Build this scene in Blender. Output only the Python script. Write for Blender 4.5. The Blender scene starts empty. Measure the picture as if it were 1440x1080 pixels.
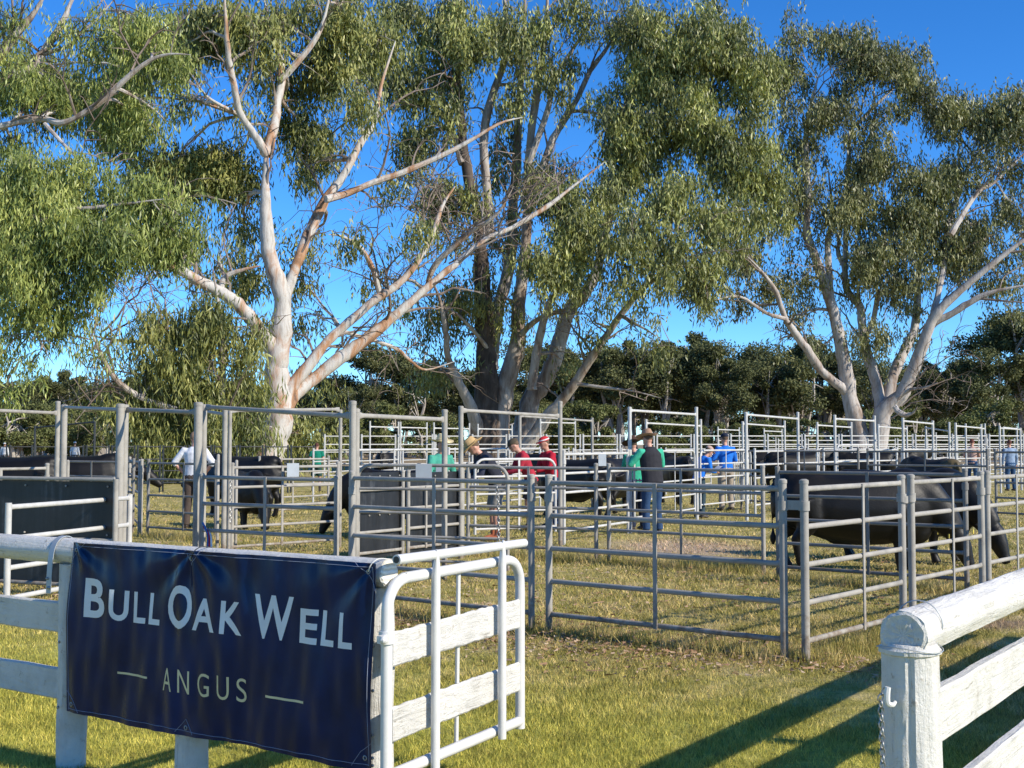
import bpy, bmesh, math, random
import numpy as np
from mathutils import Vector, Matrix
R = math.radians
random.seed(7)
C = bpy.context.scene.collection
scn = bpy.context.scene

# ------------------------------------------------------------------ camera
F = 1700.0                                   # focal length in pixels of the 1440 px wide photograph
PITCH = math.atan(85.0 / F)
EYE = 1.6
cam_d = bpy.data.cameras.new('camera'); cam = bpy.data.objects.new('camera', cam_d); C.objects.link(cam)
cam.location = (0, 0, EYE); cam.rotation_euler = (R(90) + PITCH, 0, 0)
cam_d.sensor_width = 36; cam_d.lens = 36 * F / 1440; cam_d.clip_end = 6000; cam_d.clip_start = 0.05
scn.camera = cam

# ------------------------------------------------------------------ light
SUN_EL = R(31)
SUN_AZ = math.atan2(-0.51, 0.86)            # horizontal direction towards the sun (x right, y away)
sdir = Vector((math.cos(SUN_AZ) * math.cos(SUN_EL), math.sin(SUN_AZ) * math.cos(SUN_EL), math.sin(SUN_EL)))
sun_d = bpy.data.lights.new('sun', 'SUN'); sun_d.energy = 5.0; sun_d.angle = R(0.5); sun_d.color = (1.0, 0.92, 0.78)
sun = bpy.data.objects.new('sun', sun_d); C.objects.link(sun)
sun.rotation_euler = sdir.to_track_quat('Z', 'Y').to_euler()
w = bpy.data.worlds.new('World'); scn.world = w; w.use_nodes = True
nt = w.node_tree
sky = nt.nodes.new('ShaderNodeTexSky'); sky.sky_type = 'NISHITA'; sky.sun_disc = False
sky.sun_elevation = SUN_EL; sky.sun_rotation = math.atan2(sdir.x, sdir.y)
sky.air_density = 1.0; sky.dust_density = 0.0; sky.ozone_density = 2.0; sky.altitude = 3000
bg = nt.nodes['Background']; hs = nt.nodes.new('ShaderNodeHueSaturation'); hs.inputs['Saturation'].default_value = 1.3; nt.links.new(sky.outputs[0], hs.inputs['Color']); tn = nt.nodes.new('ShaderNodeMix'); tn.data_type = 'RGBA'; tn.blend_type = 'MULTIPLY'; tn.inputs[0].default_value = 1; tn.inputs[7].default_value = (.66, .95, 1.2, 1); nt.links.new(hs.outputs[0], tn.inputs[6]); nt.links.new(tn.outputs[2], bg.inputs[0]); bg.inputs[1].default_value = 0.15
scn.view_settings.view_transform = 'Standard'; scn.view_settings.look = 'None'
scn.view_settings.exposure = 0.34; scn.view_settings.gamma = 1

# ------------------------------------------------------------------ geometry helpers
cp, sp = math.cos(PITCH), math.sin(PITCH)
def P(px, py, Y):
    """world point seen at pixel (px,py) at distance Y along the ground"""
    v = (540 - py) / F
    s = Y / (cp - v * sp)
    return Vector(((px - 720) / F * s, Y, EYE + s * (sp + v * cp)))
def G(px, Y, z=0.7):
    """(x,y) on the ground of something upright standing at pixel column px, distance Y"""
    k = (z - EYE) / Y
    v = (k * cp - sp) / (cp + k * sp)
    return Vector(((px - 720) / F * Y / (cp - v * sp), Y, 0))
def H(py, Y):
    return P(720, py, Y).z

class MB:
    def __init__(s): s.v = []; s.f = []
    def add(s, vs, fs):
        o = len(s.v); s.v += [tuple(v) for v in vs]; s.f += [tuple(i + o for i in f) for f in fs]; return s
    def tube(s, pts, rad, n=10, cap=True, sx=1.0, ellipse=None, close=False):
        pts = [Vector(p) for p in pts]
        if not hasattr(rad, '__len__'): rad = [rad] * len(pts)
        rings = []; up = None; m = len(pts)
        for i, p in enumerate(pts):
            if close: t = (pts[(i + 1) % m] - pts[i - 1]).normalized()
            else: t = (pts[min(i + 1, m - 1)] - pts[max(i - 1, 0)]).normalized()
            if up is None:
                a = Vector((0, 0, 1)) if abs(t.z) < 0.9 else Vector((0, 1, 0))
                up = (a - t * a.dot(t)).normalized()
            else: up = (up - t * up.dot(t)).normalized()
            side = t.cross(up)
            r = rad[i]
            ra, rb = (r, r) if not hasattr(r, '__len__') else r       # (side, up)
            rings.append([p + side * math.cos(2 * math.pi * k / n) * ra + up * math.sin(2 * math.pi * k / n) * rb for k in range(n)])
        vs = [v for r in rings for v in r]; fs = []
        for i in range(m if close else m - 1):
            j = (i + 1) % m
            for k in range(n):
                fs.append((i * n + k, i * n + (k + 1) % n, j * n + (k + 1) % n, j * n + k))
        if cap and not close:
            fs.append(tuple(range(n))[::-1]); fs.append(tuple((m - 1) * n + k for k in range(n)))
        return s.add(vs, fs)
    def rod(s, a, b, r, n=10): return s.tube([a, b], r, n)
    def ball(s, c, r, nu=10, nv=7):
        c = Vector(c); rx, ry, rz = (r, r, r) if not hasattr(r, '__len__') else r
        vs = [c + Vector((0, 0, -rz))]; fs = []
        for i in range(1, nv):
            ph = -math.pi / 2 + math.pi * i / nv
            for k in range(nu):
                th = 2 * math.pi * k / nu
                vs.append(c + Vector((rx * math.cos(ph) * math.cos(th), ry * math.cos(ph) * math.sin(th), rz * math.sin(ph))))
        vs.append(c + Vector((0, 0, rz)))
        for k in range(nu):
            fs.append((0, 1 + (k + 1) % nu, 1 + k))
            for i in range(nv - 2):
                a = 1 + i * nu; b = a + nu
                fs.append((a + k, a + (k + 1) % nu, b + (k + 1) % nu, b + k))
            t = 1 + (nv - 2) * nu
            fs.append((t + k, t + (k + 1) % nu, len(vs) - 1))
        return s.add(vs, fs)
    def box(s, a, b, w, h, up=(0, 0, 1), bevel=0.0):
        """bar of rectangular section from a to b, w across, h along up"""
        a = Vector(a); b = Vector(b); t = (b - a).normalized(); up = Vector(up); up = (up - t * up.dot(t)).normalized(); sd = t.cross(up)
        c = min(bevel, w * .4, h * .4)
        if c > 0:
            prof = [(-w/2+c, -h/2), (w/2-c, -h/2), (w/2, -h/2+c), (w/2, h/2-c), (w/2-c, h/2), (-w/2+c, h/2), (-w/2, h/2-c), (-w/2, -h/2+c)]
        else: prof = [(-w/2, -h/2), (w/2, -h/2), (w/2, h/2), (-w/2, h/2)]
        n = len(prof)
        vs = [p + sd * x + up * y for p in (a, b) for x, y in prof]
        fs = [(k, (k + 1) % n, n + (k + 1) % n, n + k) for k in range(n)] + [tuple(range(n))[::-1], tuple(range(n, 2 * n))]
        return s.add(vs, fs)
    def mesh(s, name, smooth=True):
        me = bpy.data.meshes.new(name); me.from_pydata(s.v, [], s.f); me.update()
        if smooth:
            me.polygons.foreach_set('use_smooth', [True] * len(me.polygons))
            if hasattr(me, 'set_sharp_from_angle'): me.set_sharp_from_angle(angle=R(40))
        return me
    def build(s, name, mat, parent=None, smooth=True):
        return link(name, s.mesh(name, smooth), mat, parent)

def link(name, me, mat, parent=None):
    o = bpy.data.objects.new(name, me); C.objects.link(o)
    if mat is not None and not me.materials: me.materials.append(mat)
    if parent is not None: o.parent = parent
    return o
def tag(o, label, cat, group=None):
    o['label'] = label; o['category'] = cat
    if group: o['group'] = group
    return o
def empty(name, loc=(0, 0, 0), rz=0):
    o = bpy.data.objects.new(name, None); C.objects.link(o); o.location = loc; o.rotation_euler = (0, 0, rz)
    o.empty_display_size = .2
    return o
def children(o): return [c for c in bpy.data.objects if c.parent == o]
def copy_tree(o, kids, parent=None):
    c = o.copy(); C.objects.link(c)
    for k in kids:
        d = k.copy(); C.objects.link(d); d.parent = c
    return c
def fuse(mb, voxel, smooth=2, name='m'):
    """join the shapes of a builder into one continuous skin"""
    me = mb.mesh(name, False)
    o = bpy.data.objects.new('tmp', me); C.objects.link(o)
    m = o.modifiers.new('r', 'REMESH'); m.mode = 'VOXEL'; m.voxel_size = voxel; m.use_smooth_shade = True
    if smooth:
        k = o.modifiers.new('s', 'SMOOTH'); k.factor = .5; k.iterations = smooth
    dg = bpy.context.evaluated_depsgraph_get(); dg.update()
    out = bpy.data.meshes.new_from_object(o.evaluated_get(dg)); out.name = name
    bpy.data.objects.remove(o); bpy.data.meshes.remove(me)
    out.polygons.foreach_set('use_smooth', [True] * len(out.polygons))
    return out
def np_mesh(name, verts, nper):
    """polygons of nper vertices each, from a flat array of vertices"""
    n = len(verts); nf = n // nper
    me = bpy.data.meshes.new(name)
    me.vertices.add(n); me.vertices.foreach_set('co', verts.astype(np.float32).ravel())
    me.loops.add(n); me.loops.foreach_set('vertex_index', np.arange(n, dtype=np.int32))
    me.polygons.add(nf); me.polygons.foreach_set('loop_start', np.arange(0, n, nper, dtype=np.int32))
    me.update(calc_edges=True)
    return me

# ------------------------------------------------------------------ materials
def mat(name, rough=.6, metal=0.0, spec=.5):
    m = bpy.data.materials.new(name); m.use_nodes = True
    b = m.node_tree.nodes['Principled BSDF']
    b.inputs['Roughness'].default_value = rough; b.inputs['Metallic'].default_value = metal
    b.inputs['Specular IOR Level'].default_value = spec
    return m, m.node_tree.nodes, m.node_tree.links, b
def ramp(N, stops, interp='LINEAR'):
    r = N.new('ShaderNodeValToRGB'); e = r.color_ramp.elements; r.color_ramp.interpolation = interp
    while len(e) < len(stops): e.new(.5)
    for i, (p, c) in enumerate(stops):
        e[i].position = p; e[i].color = (*c, 1)
    return r
def noise(N, L, scale, detail=4, rough=.55, vec=None, dist=0):
    n = N.new('ShaderNodeTexNoise'); n.inputs['Scale'].default_value = scale; n.inputs['Detail'].default_value = detail
    n.inputs['Roughness'].default_value = rough; n.inputs['Distortion'].default_value = dist
    if vec is not None: L.new(vec, n.inputs['Vector'])
    return n
def bump(N, L, b, h, strength, dist=.01):
    k = N.new('ShaderNodeBump'); k.inputs['Strength'].default_value = strength; k.inputs['Distance'].default_value = dist
    L.new(h, k.inputs['Height']); L.new(k.outputs[0], b.inputs['Normal'])
def objvec(N): return N.new('ShaderNodeTexCoord').outputs['Object']
def mixc(N, L, f, a, b, mode='MIX'):
    m = N.new('ShaderNodeMix'); m.data_type = 'RGBA'; m.blend_type = mode
    for inp, v in ((m.inputs[0], f), (m.inputs[6], a), (m.inputs[7], b)):
        if hasattr(v, 'links') or hasattr(v, 'is_linked'): L.new(v, inp)
        elif isinstance(v, (int, float)): inp.default_value = v
        else: inp.default_value = (*v, 1)
    return m.outputs[2]
def scaled(N, L, vec, sc):
    m = N.new('ShaderNodeMapping'); L.new(vec, m.inputs[0]); m.inputs['Scale'].default_value = sc; return m.outputs[0]
def simple(name, col, rough=.6, metal=0, var=.15, scale=8, spec=.5, bmp=0):
    m, N, L, b = mat(name, rough, metal, spec)
    n = noise(N, L, scale, 5, .6, objvec(N))
    r = ramp(N, [(.3, tuple(c * (1 - var) for c in col)), (.7, tuple(min(1, c * (1 + var)) for c in col))])
    L.new(n.outputs[0], r.inputs[0]); L.new(r.outputs[0], b.inputs['Base Color'])
    if bmp: bump(N, L, b, n.outputs[0], bmp)
    return m

M = {}
def mk_galv(name, base, metal, rough):
    m, N, L, b = mat(name, rough, metal, .28)
    v = objvec(N)
    n = noise(N, L, 5, 6, .65, v); n2 = noise(N, L, 60, 3, .6, v)
    r = ramp(N, [(.3, tuple(c * .72 for c in base)), (.52, base), (.75, tuple(c * 1.15 for c in base))])
    L.new(n.outputs[0], r.inputs[0])
    sp_ = ramp(N, [(.62, (1, 1, 1)), (.75, (.62, .6, .57))]); L.new(n2.outputs[0], sp_.inputs[0])
    cc = mixc(N, L, .6, r.outputs[0], sp_.outputs[0], 'MULTIPLY')
    sx = N.new('ShaderNodeSeparateXYZ'); L.new(v, sx.inputs[0]); n5 = noise(N, L, 11, 5, .7, v)
    ma = N.new('ShaderNodeMath'); ma.operation = 'MULTIPLY_ADD'; L.new(n5.outputs[0], ma.inputs[0]); ma.inputs[1].default_value = -1.3; L.new(sx.outputs[2], ma.inputs[2])
    mr_ = N.new('ShaderNodeMapRange'); mr_.inputs['From Min'].default_value = -.62; mr_.inputs['From Max'].default_value = -.35; mr_.inputs['To Min'].default_value = .75; mr_.inputs['To Max'].default_value = 0; L.new(ma.outputs[0], mr_.inputs['Value'])
    L.new(mixc(N, L, mr_.outputs[0], cc, (.17, .12, .08)), b.inputs['Base Color'])
    rr = ramp(N, [(.3, (rough - .1,) * 3), (.7, (rough + .15,) * 3)]); L.new(n.outputs[0], rr.inputs[0]); L.new(rr.outputs[0], b.inputs['Roughness'])
    return m
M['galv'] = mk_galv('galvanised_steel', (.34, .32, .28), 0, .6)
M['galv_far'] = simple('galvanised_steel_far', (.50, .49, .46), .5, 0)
M['galv_dark'] = mk_galv('dark_galvanised_steel', (.22, .21, .19), 0, .55)  # same galvanised recipe with a darker base tone
M['dark_steel'] = simple('dark_painted_steel', (.035, .038, .04), .5, .2)
M['white_steel'] = simple('white_painted_steel', (.64, .63, .60), .38, 0, .05, 12)
M['chain'] = simple('chain_steel', (.33, .33, .32), .4, .7)
M['plate'] = simple('sheet_metal', (.36, .39, .41), .5, .3, .08, 6)

def mk_timber(name='white_painted_timber', ang=None):
    m, N, L, b = mat(name, .66)
    v = objvec(N)
    n1 = noise(N, L, 3, 6, .7, v); vv = v
    if ang is not None:
        mp = N.new('ShaderNodeMapping'); mp.inputs['Rotation'].default_value = (0, 0, -ang); L.new(v, mp.inputs[0]); vv = mp.outputs[0]
    n2 = noise(N, L, 1, 8, .7, scaled(N, L, vv, (34, 34, 3) if ang is None else (3, 34, 34)), 1.0)
    n3 = noise(N, L, 22, 6, .75, v)
    r = ramp(N, [(.25, (.45, .43, .38)), (.5, (.64, .62, .57)), (.8, (.70, .68, .63))]); L.new(n1.outputs[0], r.inputs[0])
    chip = ramp(N, [(.60, (1, 1, 1)), (.68, (.55, .47, .38))]); L.new(n3.outputs[0], chip.inputs[0])
    c = mixc(N, L, .75, r.outputs[0], chip.outputs[0], 'MULTIPLY')
    crack = ramp(N, [(.31, (.34, .31, .27)), (.36, (.85, .84, .82)), (.42, (1, 1, 1))]); L.new(n2.outputs[0], crack.inputs[0])
    c = mixc(N, L, .8, c, crack.outputs[0], 'MULTIPLY')
    L.new(c, b.inputs['Base Color'])
    a = N.new('ShaderNodeMath'); a.operation = 'ADD'; L.new(n2.outputs[0], a.inputs[0]); L.new(n3.outputs[0], a.inputs[1])
    bump(N, L, b, a.outputs[0], 1.0, .010)
    return m
M['timber'] = mk_timber(); M['timber_left'] = mk_timber('white_painted_timber_rail', math.atan2(-.552, .834)); M['timber_right'] = mk_timber('white_painted_timber_side_rail', math.atan2(.816, .578))
def mk_endgrain():
    m, N, L, b = mat('painted_end_grain', .7)
    v = objvec(N)
    wv = N.new('ShaderNodeTexWave'); wv.wave_type = 'RINGS'; wv.rings_direction = 'SPHERICAL'; wv.inputs['Scale'].default_value = 22; wv.inputs['Distortion'].default_value = 3
    L.new(v, wv.inputs['Vector'])
    r = ramp(N, [(.2, (.62, .56, .46)), (.8, (.78, .75, .68))]); L.new(wv.outputs[0], r.inputs[0]); L.new(r.outputs[0], b.inputs['Base Color'])
    bump(N, L, b, wv.outputs[0], .4, .004); return m
M['endgrain'] = mk_endgrain()
def mk_rubber():
    m, N, L, b = mat('black_rubber_sheet', .5)
    v = objvec(N); n = noise(N, L, 2.2, 6, .7, v); n2 = noise(N, L, 1, 5, .7, scaled(N, L, v, (14, 14, .8)))
    r = ramp(N, [(.3, (.007, .008, .009)), (.6, (.018, .020, .023)), (.85, (.07, .075, .08))])
    mx = N.new('ShaderNodeMath'); mx.operation = 'MULTIPLY'; L.new(n.outputs[0], mx.inputs[0]); L.new(n2.outputs[0], mx.inputs[1])
    m2 = N.new('ShaderNodeMath'); m2.operation = 'MULTIPLY'; L.new(mx.outputs[0], m2.inputs[0]); m2.inputs[1].default_value = 2
    L.new(m2.outputs[0], r.inputs[0]); L.new(r.outputs[0], b.inputs['Base Color']); return m
M['rubber'] = mk_rubber()
def mk_vinyl():
    m, N, L, b = mat('navy_vinyl', .25, 0, .2)
    v = objvec(N); n = noise(N, L, 4, 4, .6, v)
    r = ramp(N, [(.3, (.0015, .009, .04)), (.7, (.002, .018, .085))]); L.new(n.outputs[0], r.inputs[0]); L.new(r.outputs[0], b.inputs['Base Color'])
    n2 = noise(N, L, 1, 6, .65, scaled(N, L, v, (9, 9, 1.6)), .4)
    bump(N, L, b, n2.outputs[0], .14, .02)
    return m
M['vinyl'] = mk_vinyl()
M['print_white'] = simple('silver_print', (.66, .68, .70), .3, 0, .06, 6)
M['print_gold'] = simple('pale_gold_print', (.62, .56, .34), .35, 0, .1, 6)
M['thread'] = simple('stitching', (.25, .28, .38), .6)

def bark(name, stops, sc=.55, dirt=None):
    m, N, L, b = mat(name, .75, 0, .3)
    v = objvec(N)
    n = noise(N, L, 1, 7, .65, scaled(N, L, v, (sc * 1.6, sc * 1.6, sc * .55)), .8)
    r = ramp(N, stops); L.new(n.outputs[0], r.inputs[0])
    n2 = noise(N, L, 1, 5, .7, scaled(N, L, v, (7, 7, 1.3)))
    r2 = ramp(N, [(.38, (.55, .5, .45)), (.5, (1, 1, 1))]); L.new(n2.outputs[0], r2.inputs[0])
    L.new(mixc(N, L, .55, r.outputs[0], r2.outputs[0], 'MULTIPLY'), b.inputs['Base Color'])
    bump(N, L, b, n2.outputs[0], .6, .05); return m
M['bark_pale'] = bark('pale_gum_bark', [(.32, (.16, .10, .07)), (.41, (.40, .22, .12)), (.47, (.44, .35, .29)), (.53, (.50, .47, .43)), (.60, (.47, .45, .42)), (.68, (.26, .23, .21))])
M['bark_grey'] = bark('grey_gum_bark', [(.30, (.13, .09, .07)), (.42, (.30, .24, .20)), (.52, (.44, .40, .37)), (.68, (.50, .47, .44)), (.78, (.30, .22, .17))])
M['bark_mid'] = bark('brown_grey_gum_bark', [(.30, (.09, .06, .045)), (.42, (.24, .18, .14)), (.52, (.36, .32, .28)), (.66, (.44, .40, .36)), (.78, (.22, .16, .12))])
M['bark_dark'] = bark('dark_stringy_bark', [(.3, (.035, .026, .02)), (.5, (.075, .055, .042)), (.7, (.14, .11, .09))], 1.2)
M['bark_twig'] = bark('brown_twig_bark', [(.3, (.10, .07, .055)), (.5, (.22, .17, .14)), (.7, (.36, .32, .28))])
M['bark_far'] = bark('far_gum_bark', [(.3, (.20, .16, .13)), (.5, (.42, .38, .33)), (.7, (.5, .47, .43))])

def leafmat(name, cols, trans=.16, rough=.46, patch=None):
    m = bpy.data.materials.new(name); m.use_nodes = True; N = m.node_tree.nodes; L = m.node_tree.links
    b = N['Principled BSDF']; b.inputs['Roughness'].default_value = rough; b.inputs['Specular IOR Level'].default_value = .4
    g = N.new('ShaderNodeNewGeometry')
    n = len(cols)
    r = ramp(N, [(i / max(1, n - 1), c) for i, c in enumerate(cols)])
    nz = noise(N, L, .5, 4, .6, g.outputs['Position'])
    a = N.new('ShaderNodeMath'); a.operation = 'MULTIPLY_ADD'; a.inputs[1].default_value = 2.0; L.new(nz.outputs[0], a.inputs[0]); a.inputs[2].default_value = -.82
    s = N.new('ShaderNodeMath'); s.operation = 'MULTIPLY_ADD'; L.new(g.outputs['Random Per Island'], s.inputs[0]); s.inputs[1].default_value = .62; L.new(a.outputs[0], s.inputs[2])
    L.new(s.outputs[0], r.inputs[0]); L.new(r.outputs[0], b.inputs['Base Color'])
    t = N.new('ShaderNodeBsdfTranslucent'); L.new(mixc(N, L, 1.0, r.outputs[0], (1.3, 1.35, .5), 'MULTIPLY'), t.inputs[0])
    mx = N.new('ShaderNodeMixShader'); mx.inputs[0].default_value = trans
    L.new(b.outputs[0], mx.inputs[1]); L.new(t.outputs[0], mx.inputs[2]); L.new(mx.outputs[0], N['Material Output'].inputs[0])
    return m
M['leaf_near'] = leafmat('drooping_gum_leaves', [(.07, .10, .03), (.15, .19, .05), (.28, .32, .08), (.48, .50, .15)])
M['leaf_a'] = leafmat('olive_gum_leaves', [(.06, .08, .03), (.14, .16, .05), (.26, .27, .08), (.46, .44, .15)])
M['leaf_b'] = leafmat('grey_green_gum_leaves', [(.065, .08, .035), (.15, .165, .06), (.28, .29, .09), (.48, .50, .16)])
M['leaf_c'] = leafmat('brown_green_gum_leaves', [(.065, .07, .04), (.14, .145, .065), (.23, .24, .095), (.38, .36, .16)])
M['leaf_far'] = leafmat('dark_far_foliage', rough=.85, cols=[(.035, .045, .02), (.075, .085, .03), (.13, .14, .05), (.21, .20, .08)], trans=.12)
M['leaf_shrub'] = leafmat('olive_shrub_foliage', rough=.8, cols=[(.06, .07, .025), (.11, .125, .04), (.17, .19, .06), (.22, .20, .09)], trans=.15)

def groundcol(N, L, blade=False):
    """colour of the turf by its place on the ground: mown lawn in front, dry and trodden in the yards"""
    g = N.new('ShaderNodeNewGeometry'); pos = g.outputs['Position']
    sep = N.new('ShaderNodeSeparateXYZ'); L.new(pos, sep.inputs[0])
    n1 = noise(N, L, .45, 5, .65, pos, .5); n2 = noise(N, L, 2.6, 5, .7, pos); n3 = noise(N, L, 24, 4, .7, pos)
    lawn = ramp(N, [(.22, (.20, .17, .06)), (.38, (.34, .32, .085)), (.58, (.46, .44, .105)), (.78, (.63, .56, .20))]); n9 = noise(N, L, 8.5, 4, .7, pos); mxl = N.new('ShaderNodeMath'); mxl.operation = 'MULTIPLY_ADD'; L.new(n9.outputs[0], mxl.inputs[0]); mxl.inputs[1].default_value = .9; hl = N.new('ShaderNodeMath'); hl.operation = 'MULTIPLY_ADD'; L.new(n2.outputs[0], hl.inputs[0]); hl.inputs[1].default_value = .8; hl.inputs[2].default_value = -.35; L.new(hl.outputs[0], mxl.inputs[2]); L.new(mxl.outputs[0], lawn.inputs[0])
    dry = ramp(N, [(.25, (.19, .14, .07)), (.42, (.30, .27, .08)), (.56, (.46, .38, .18)), (.72, (.60, .47, .31))]); L.new(n2.outputs[0], dry.inputs[0])
    # distance from the front panel line
    d = N.new('ShaderNodeMath'); d.operation = 'MULTIPLY_ADD'; L.new(sep.outputs[0], d.inputs[0]); d.inputs[1].default_value = .55; L.new(sep.outputs[1], d.inputs[2])
    e = N.new('ShaderNodeMath'); e.operation = 'MULTIPLY_ADD'; L.new(n1.outputs[0], e.inputs[0]); e.inputs[1].default_value = 4.0; L.new(d.outputs[0], e.inputs[2])
    mr = N.new('ShaderNodeMapRange'); mr.inputs['From Min'].default_value = 9.0; mr.inputs['From Max'].default_value = 11.6
    L.new(e.outputs[0], mr.inputs['Value'])
    c = mixc(N, L, mr.outputs[0], lawn.outputs[0], dry.outputs[0])
    # bare pinkish dirt patches
    n4 = noise(N, L, .28, 5, .7, pos, .8)
    br = ramp(N, [(.60, (0, 0, 0)), (.68, (1, 1, 1))]); L.new(n4.outputs[0], br.inputs[0])
    mm = N.new('ShaderNodeMath'); mm.operation = 'MULTIPLY'; L.new(br.outputs[0], mm.inputs[0]); L.new(mr.outputs[0], mm.inputs[1])
    c = mixc(N, L, mm.outputs[0], c, (.33, .25, .18))
    # trodden bare patch behind the first panel
    vs_ = N.new('ShaderNodeVectorMath'); vs_.operation = 'SUBTRACT'; L.new(pos, vs_.inputs[0]); vs_.inputs[1].default_value = (2.7, 19.0, 0)
    v2_ = N.new('ShaderNodeVectorMath'); v2_.operation = 'MULTIPLY'; L.new(vs_.outputs[0], v2_.inputs[0]); v2_.inputs[1].default_value = (.75, .5, 0)
    v3_ = N.new('ShaderNodeVectorMath'); v3_.operation = 'LENGTH'; L.new(v2_.outputs[0], v3_.inputs[0])
    m4_ = N.new('ShaderNodeMath'); m4_.operation = 'MULTIPLY_ADD'; L.new(n2.outputs[0], m4_.inputs[0]); m4_.inputs[1].default_value = 2.2; L.new(v3_.outputs['Value'], m4_.inputs[2])
    r4_ = ramp(N, [(.0, (1, 1, 1)), (1, (0, 0, 0))]); mr4 = N.new('ShaderNodeMapRange'); mr4.inputs['From Min'].default_value = 1.5; mr4.inputs['From Max'].default_value = 2.2; mr4.inputs['To Min'].default_value = 1; mr4.inputs['To Max'].default_value = 0
    L.new(m4_.outputs[0], mr4.inputs['Value']); c = mixc(N, L, mr4.outputs[0], c, (.50, .38, .29))
    # far dry paddock
    mr2 = N.new('ShaderNodeMapRange'); mr2.inputs['From Min'].default_value = 60; mr2.inputs['From Max'].default_value = 95; L.new(sep.outputs[1], mr2.inputs['Value'])
    c = mixc(N, L, mr2.outputs[0], c, (.30, .23, .15))
    fine = ramp(N, [(.3, (.7, .7, .65)), (.7, (1.2, 1.2, 1.1))]); L.new(n3.outputs[0], fine.inputs[0])
    if blade:
        fr = ramp(N, [(0, (.45, .5, .4)), (.6, (1.0, 1.0, .9)), (1, (1.7, 1.5, 1.5))]); L.new(g.outputs['Random Per Island'], fr.inputs[0])
        return mixc(N, L, 1, c, fr.outputs[0], 'MULTIPLY'), n3.outputs[0]
    return mixc(N, L, 1, c, fine.outputs[0], 'MULTIPLY'), n3.outputs[0]
m, N, L, b = mat('turf_ground', .95, 0, .1); c_, h_ = groundcol(N, L); L.new(c_, b.inputs['Base Color']); bump(N, L, b, h_, .8, .04); M['ground'] = m
m, N, L, b = mat('grass_blades', .6, 0, .25); c_, h_ = groundcol(N, L, True)
L.new(mixc(N, L, 1.0, c_, (1.25, 1.25, 1.1), 'MULTIPLY'), b.inputs['Base Color'])
t = N.new('ShaderNodeBsdfTranslucent'); L.new(c_, t.inputs[0]); mx = N.new('ShaderNodeMixShader'); mx.inputs[0].default_value = .3
L.new(b.outputs[0], mx.inputs[1]); L.new(t.outputs[0], mx.inputs[2]); L.new(mx.outputs[0], N['Material Output'].inputs[0]); M['blade'] = m
M['litter'] = leafmat('dry_litter', [(.18, .09, .05), (.36, .22, .13), (.52, .42, .32)], .1, .8)

def mk_hide(name='black_hide', dust=False):
    m, N, L, b = mat(name, .5, 0, .3)
    v = objvec(N); n = noise(N, L, 2.2, 5, .6, v)
    r = ramp(N, [(.35, (.003, .003, .003)), (.6, (.007, .006, .005)), (.8, (.022, .015, .010))]); L.new(n.outputs[0], r.inputs[0]); L.new(r.outputs[0], b.inputs['Base Color'])
    if dust:
        n6 = noise(N, L, 3.5, 5, .7, v); sx = N.new('ShaderNodeSeparateXYZ'); L.new(v, sx.inputs[0])
        ma = N.new('ShaderNodeMath'); ma.operation = 'MULTIPLY_ADD'; L.new(sx.outputs[0], ma.inputs[0]); ma.inputs[1].default_value = -1.0; L.new(n6.outputs[0], ma.inputs[2])
        mr = N.new('ShaderNodeMapRange'); mr.inputs['From Min'].default_value = 1.0; mr.inputs['From Max'].default_value = 1.4; mr.inputs['To Max'].default_value = .85; L.new(ma.outputs[0], mr.inputs['Value'])
        L.new(mixc(N, L, mr.outputs[0], r.outputs[0], (.12, .09, .04)), b.inputs['Base Color'])
    b.inputs['Sheen Weight'].default_value = .02; b.inputs['Sheen Roughness'].default_value = .4; b.inputs['Sheen Tint'].default_value = (.75, .6, .5, 1)
    n2 = noise(N, L, 40, 4, .6, v); bump(N, L, b, n2.outputs[0], .25, .01)
    return m
M['hide'] = mk_hide(); M['hide_dusty'] = mk_hide('dusty_black_hide', True)
M['skin'] = simple('sun_reddened_skin', (.50, .26, .18), .5, 0, .08)
def cloth(name, col, var=.16): return simple(name, tuple(c * .92 + .006 for c in col), .85, 0, var, 11, .2, .8)

# ------------------------------------------------------------------ setting: ground
def ground():
    xs = np.concatenate([np.linspace(-3000, -60, 12), np.linspace(-50, 50, 160), np.linspace(60, 3000, 12)])
    ys = np.concatenate([np.linspace(-200, -6, 5), np.linspace(-4, 60, 130), np.linspace(70, 3500, 16)])
    X, Y = np.meshgrid(xs, ys)
    Z = .018 * np.sin(X * 1.7 + 1.3 * np.sin(Y * .9)) * np.sin(Y * 1.3 + .7) + .012 * np.sin(X * 4.1 + Y * 2.3)
    Z *= np.exp(-np.abs(Y - 15) / 60) * (np.abs(X) < 50)
    Z -= .02
    v = np.stack([X, Y, Z], -1).reshape(-1, 3); nx = len(xs); ny = len(ys)
    f = [(j * nx + i, j * nx + i + 1, (j + 1) * nx + i + 1, (j + 1) * nx + i) for j in range(ny - 1) for i in range(nx - 1)]
    me = bpy.data.meshes.new('ground'); me.from_pydata(v.tolist(), [], f); me.update()
    me.polygons.foreach_set('use_smooth', [True] * len(me.polygons))
    o = link('ground', me, M['ground']); o['kind'] = 'structure'
ground()

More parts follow.
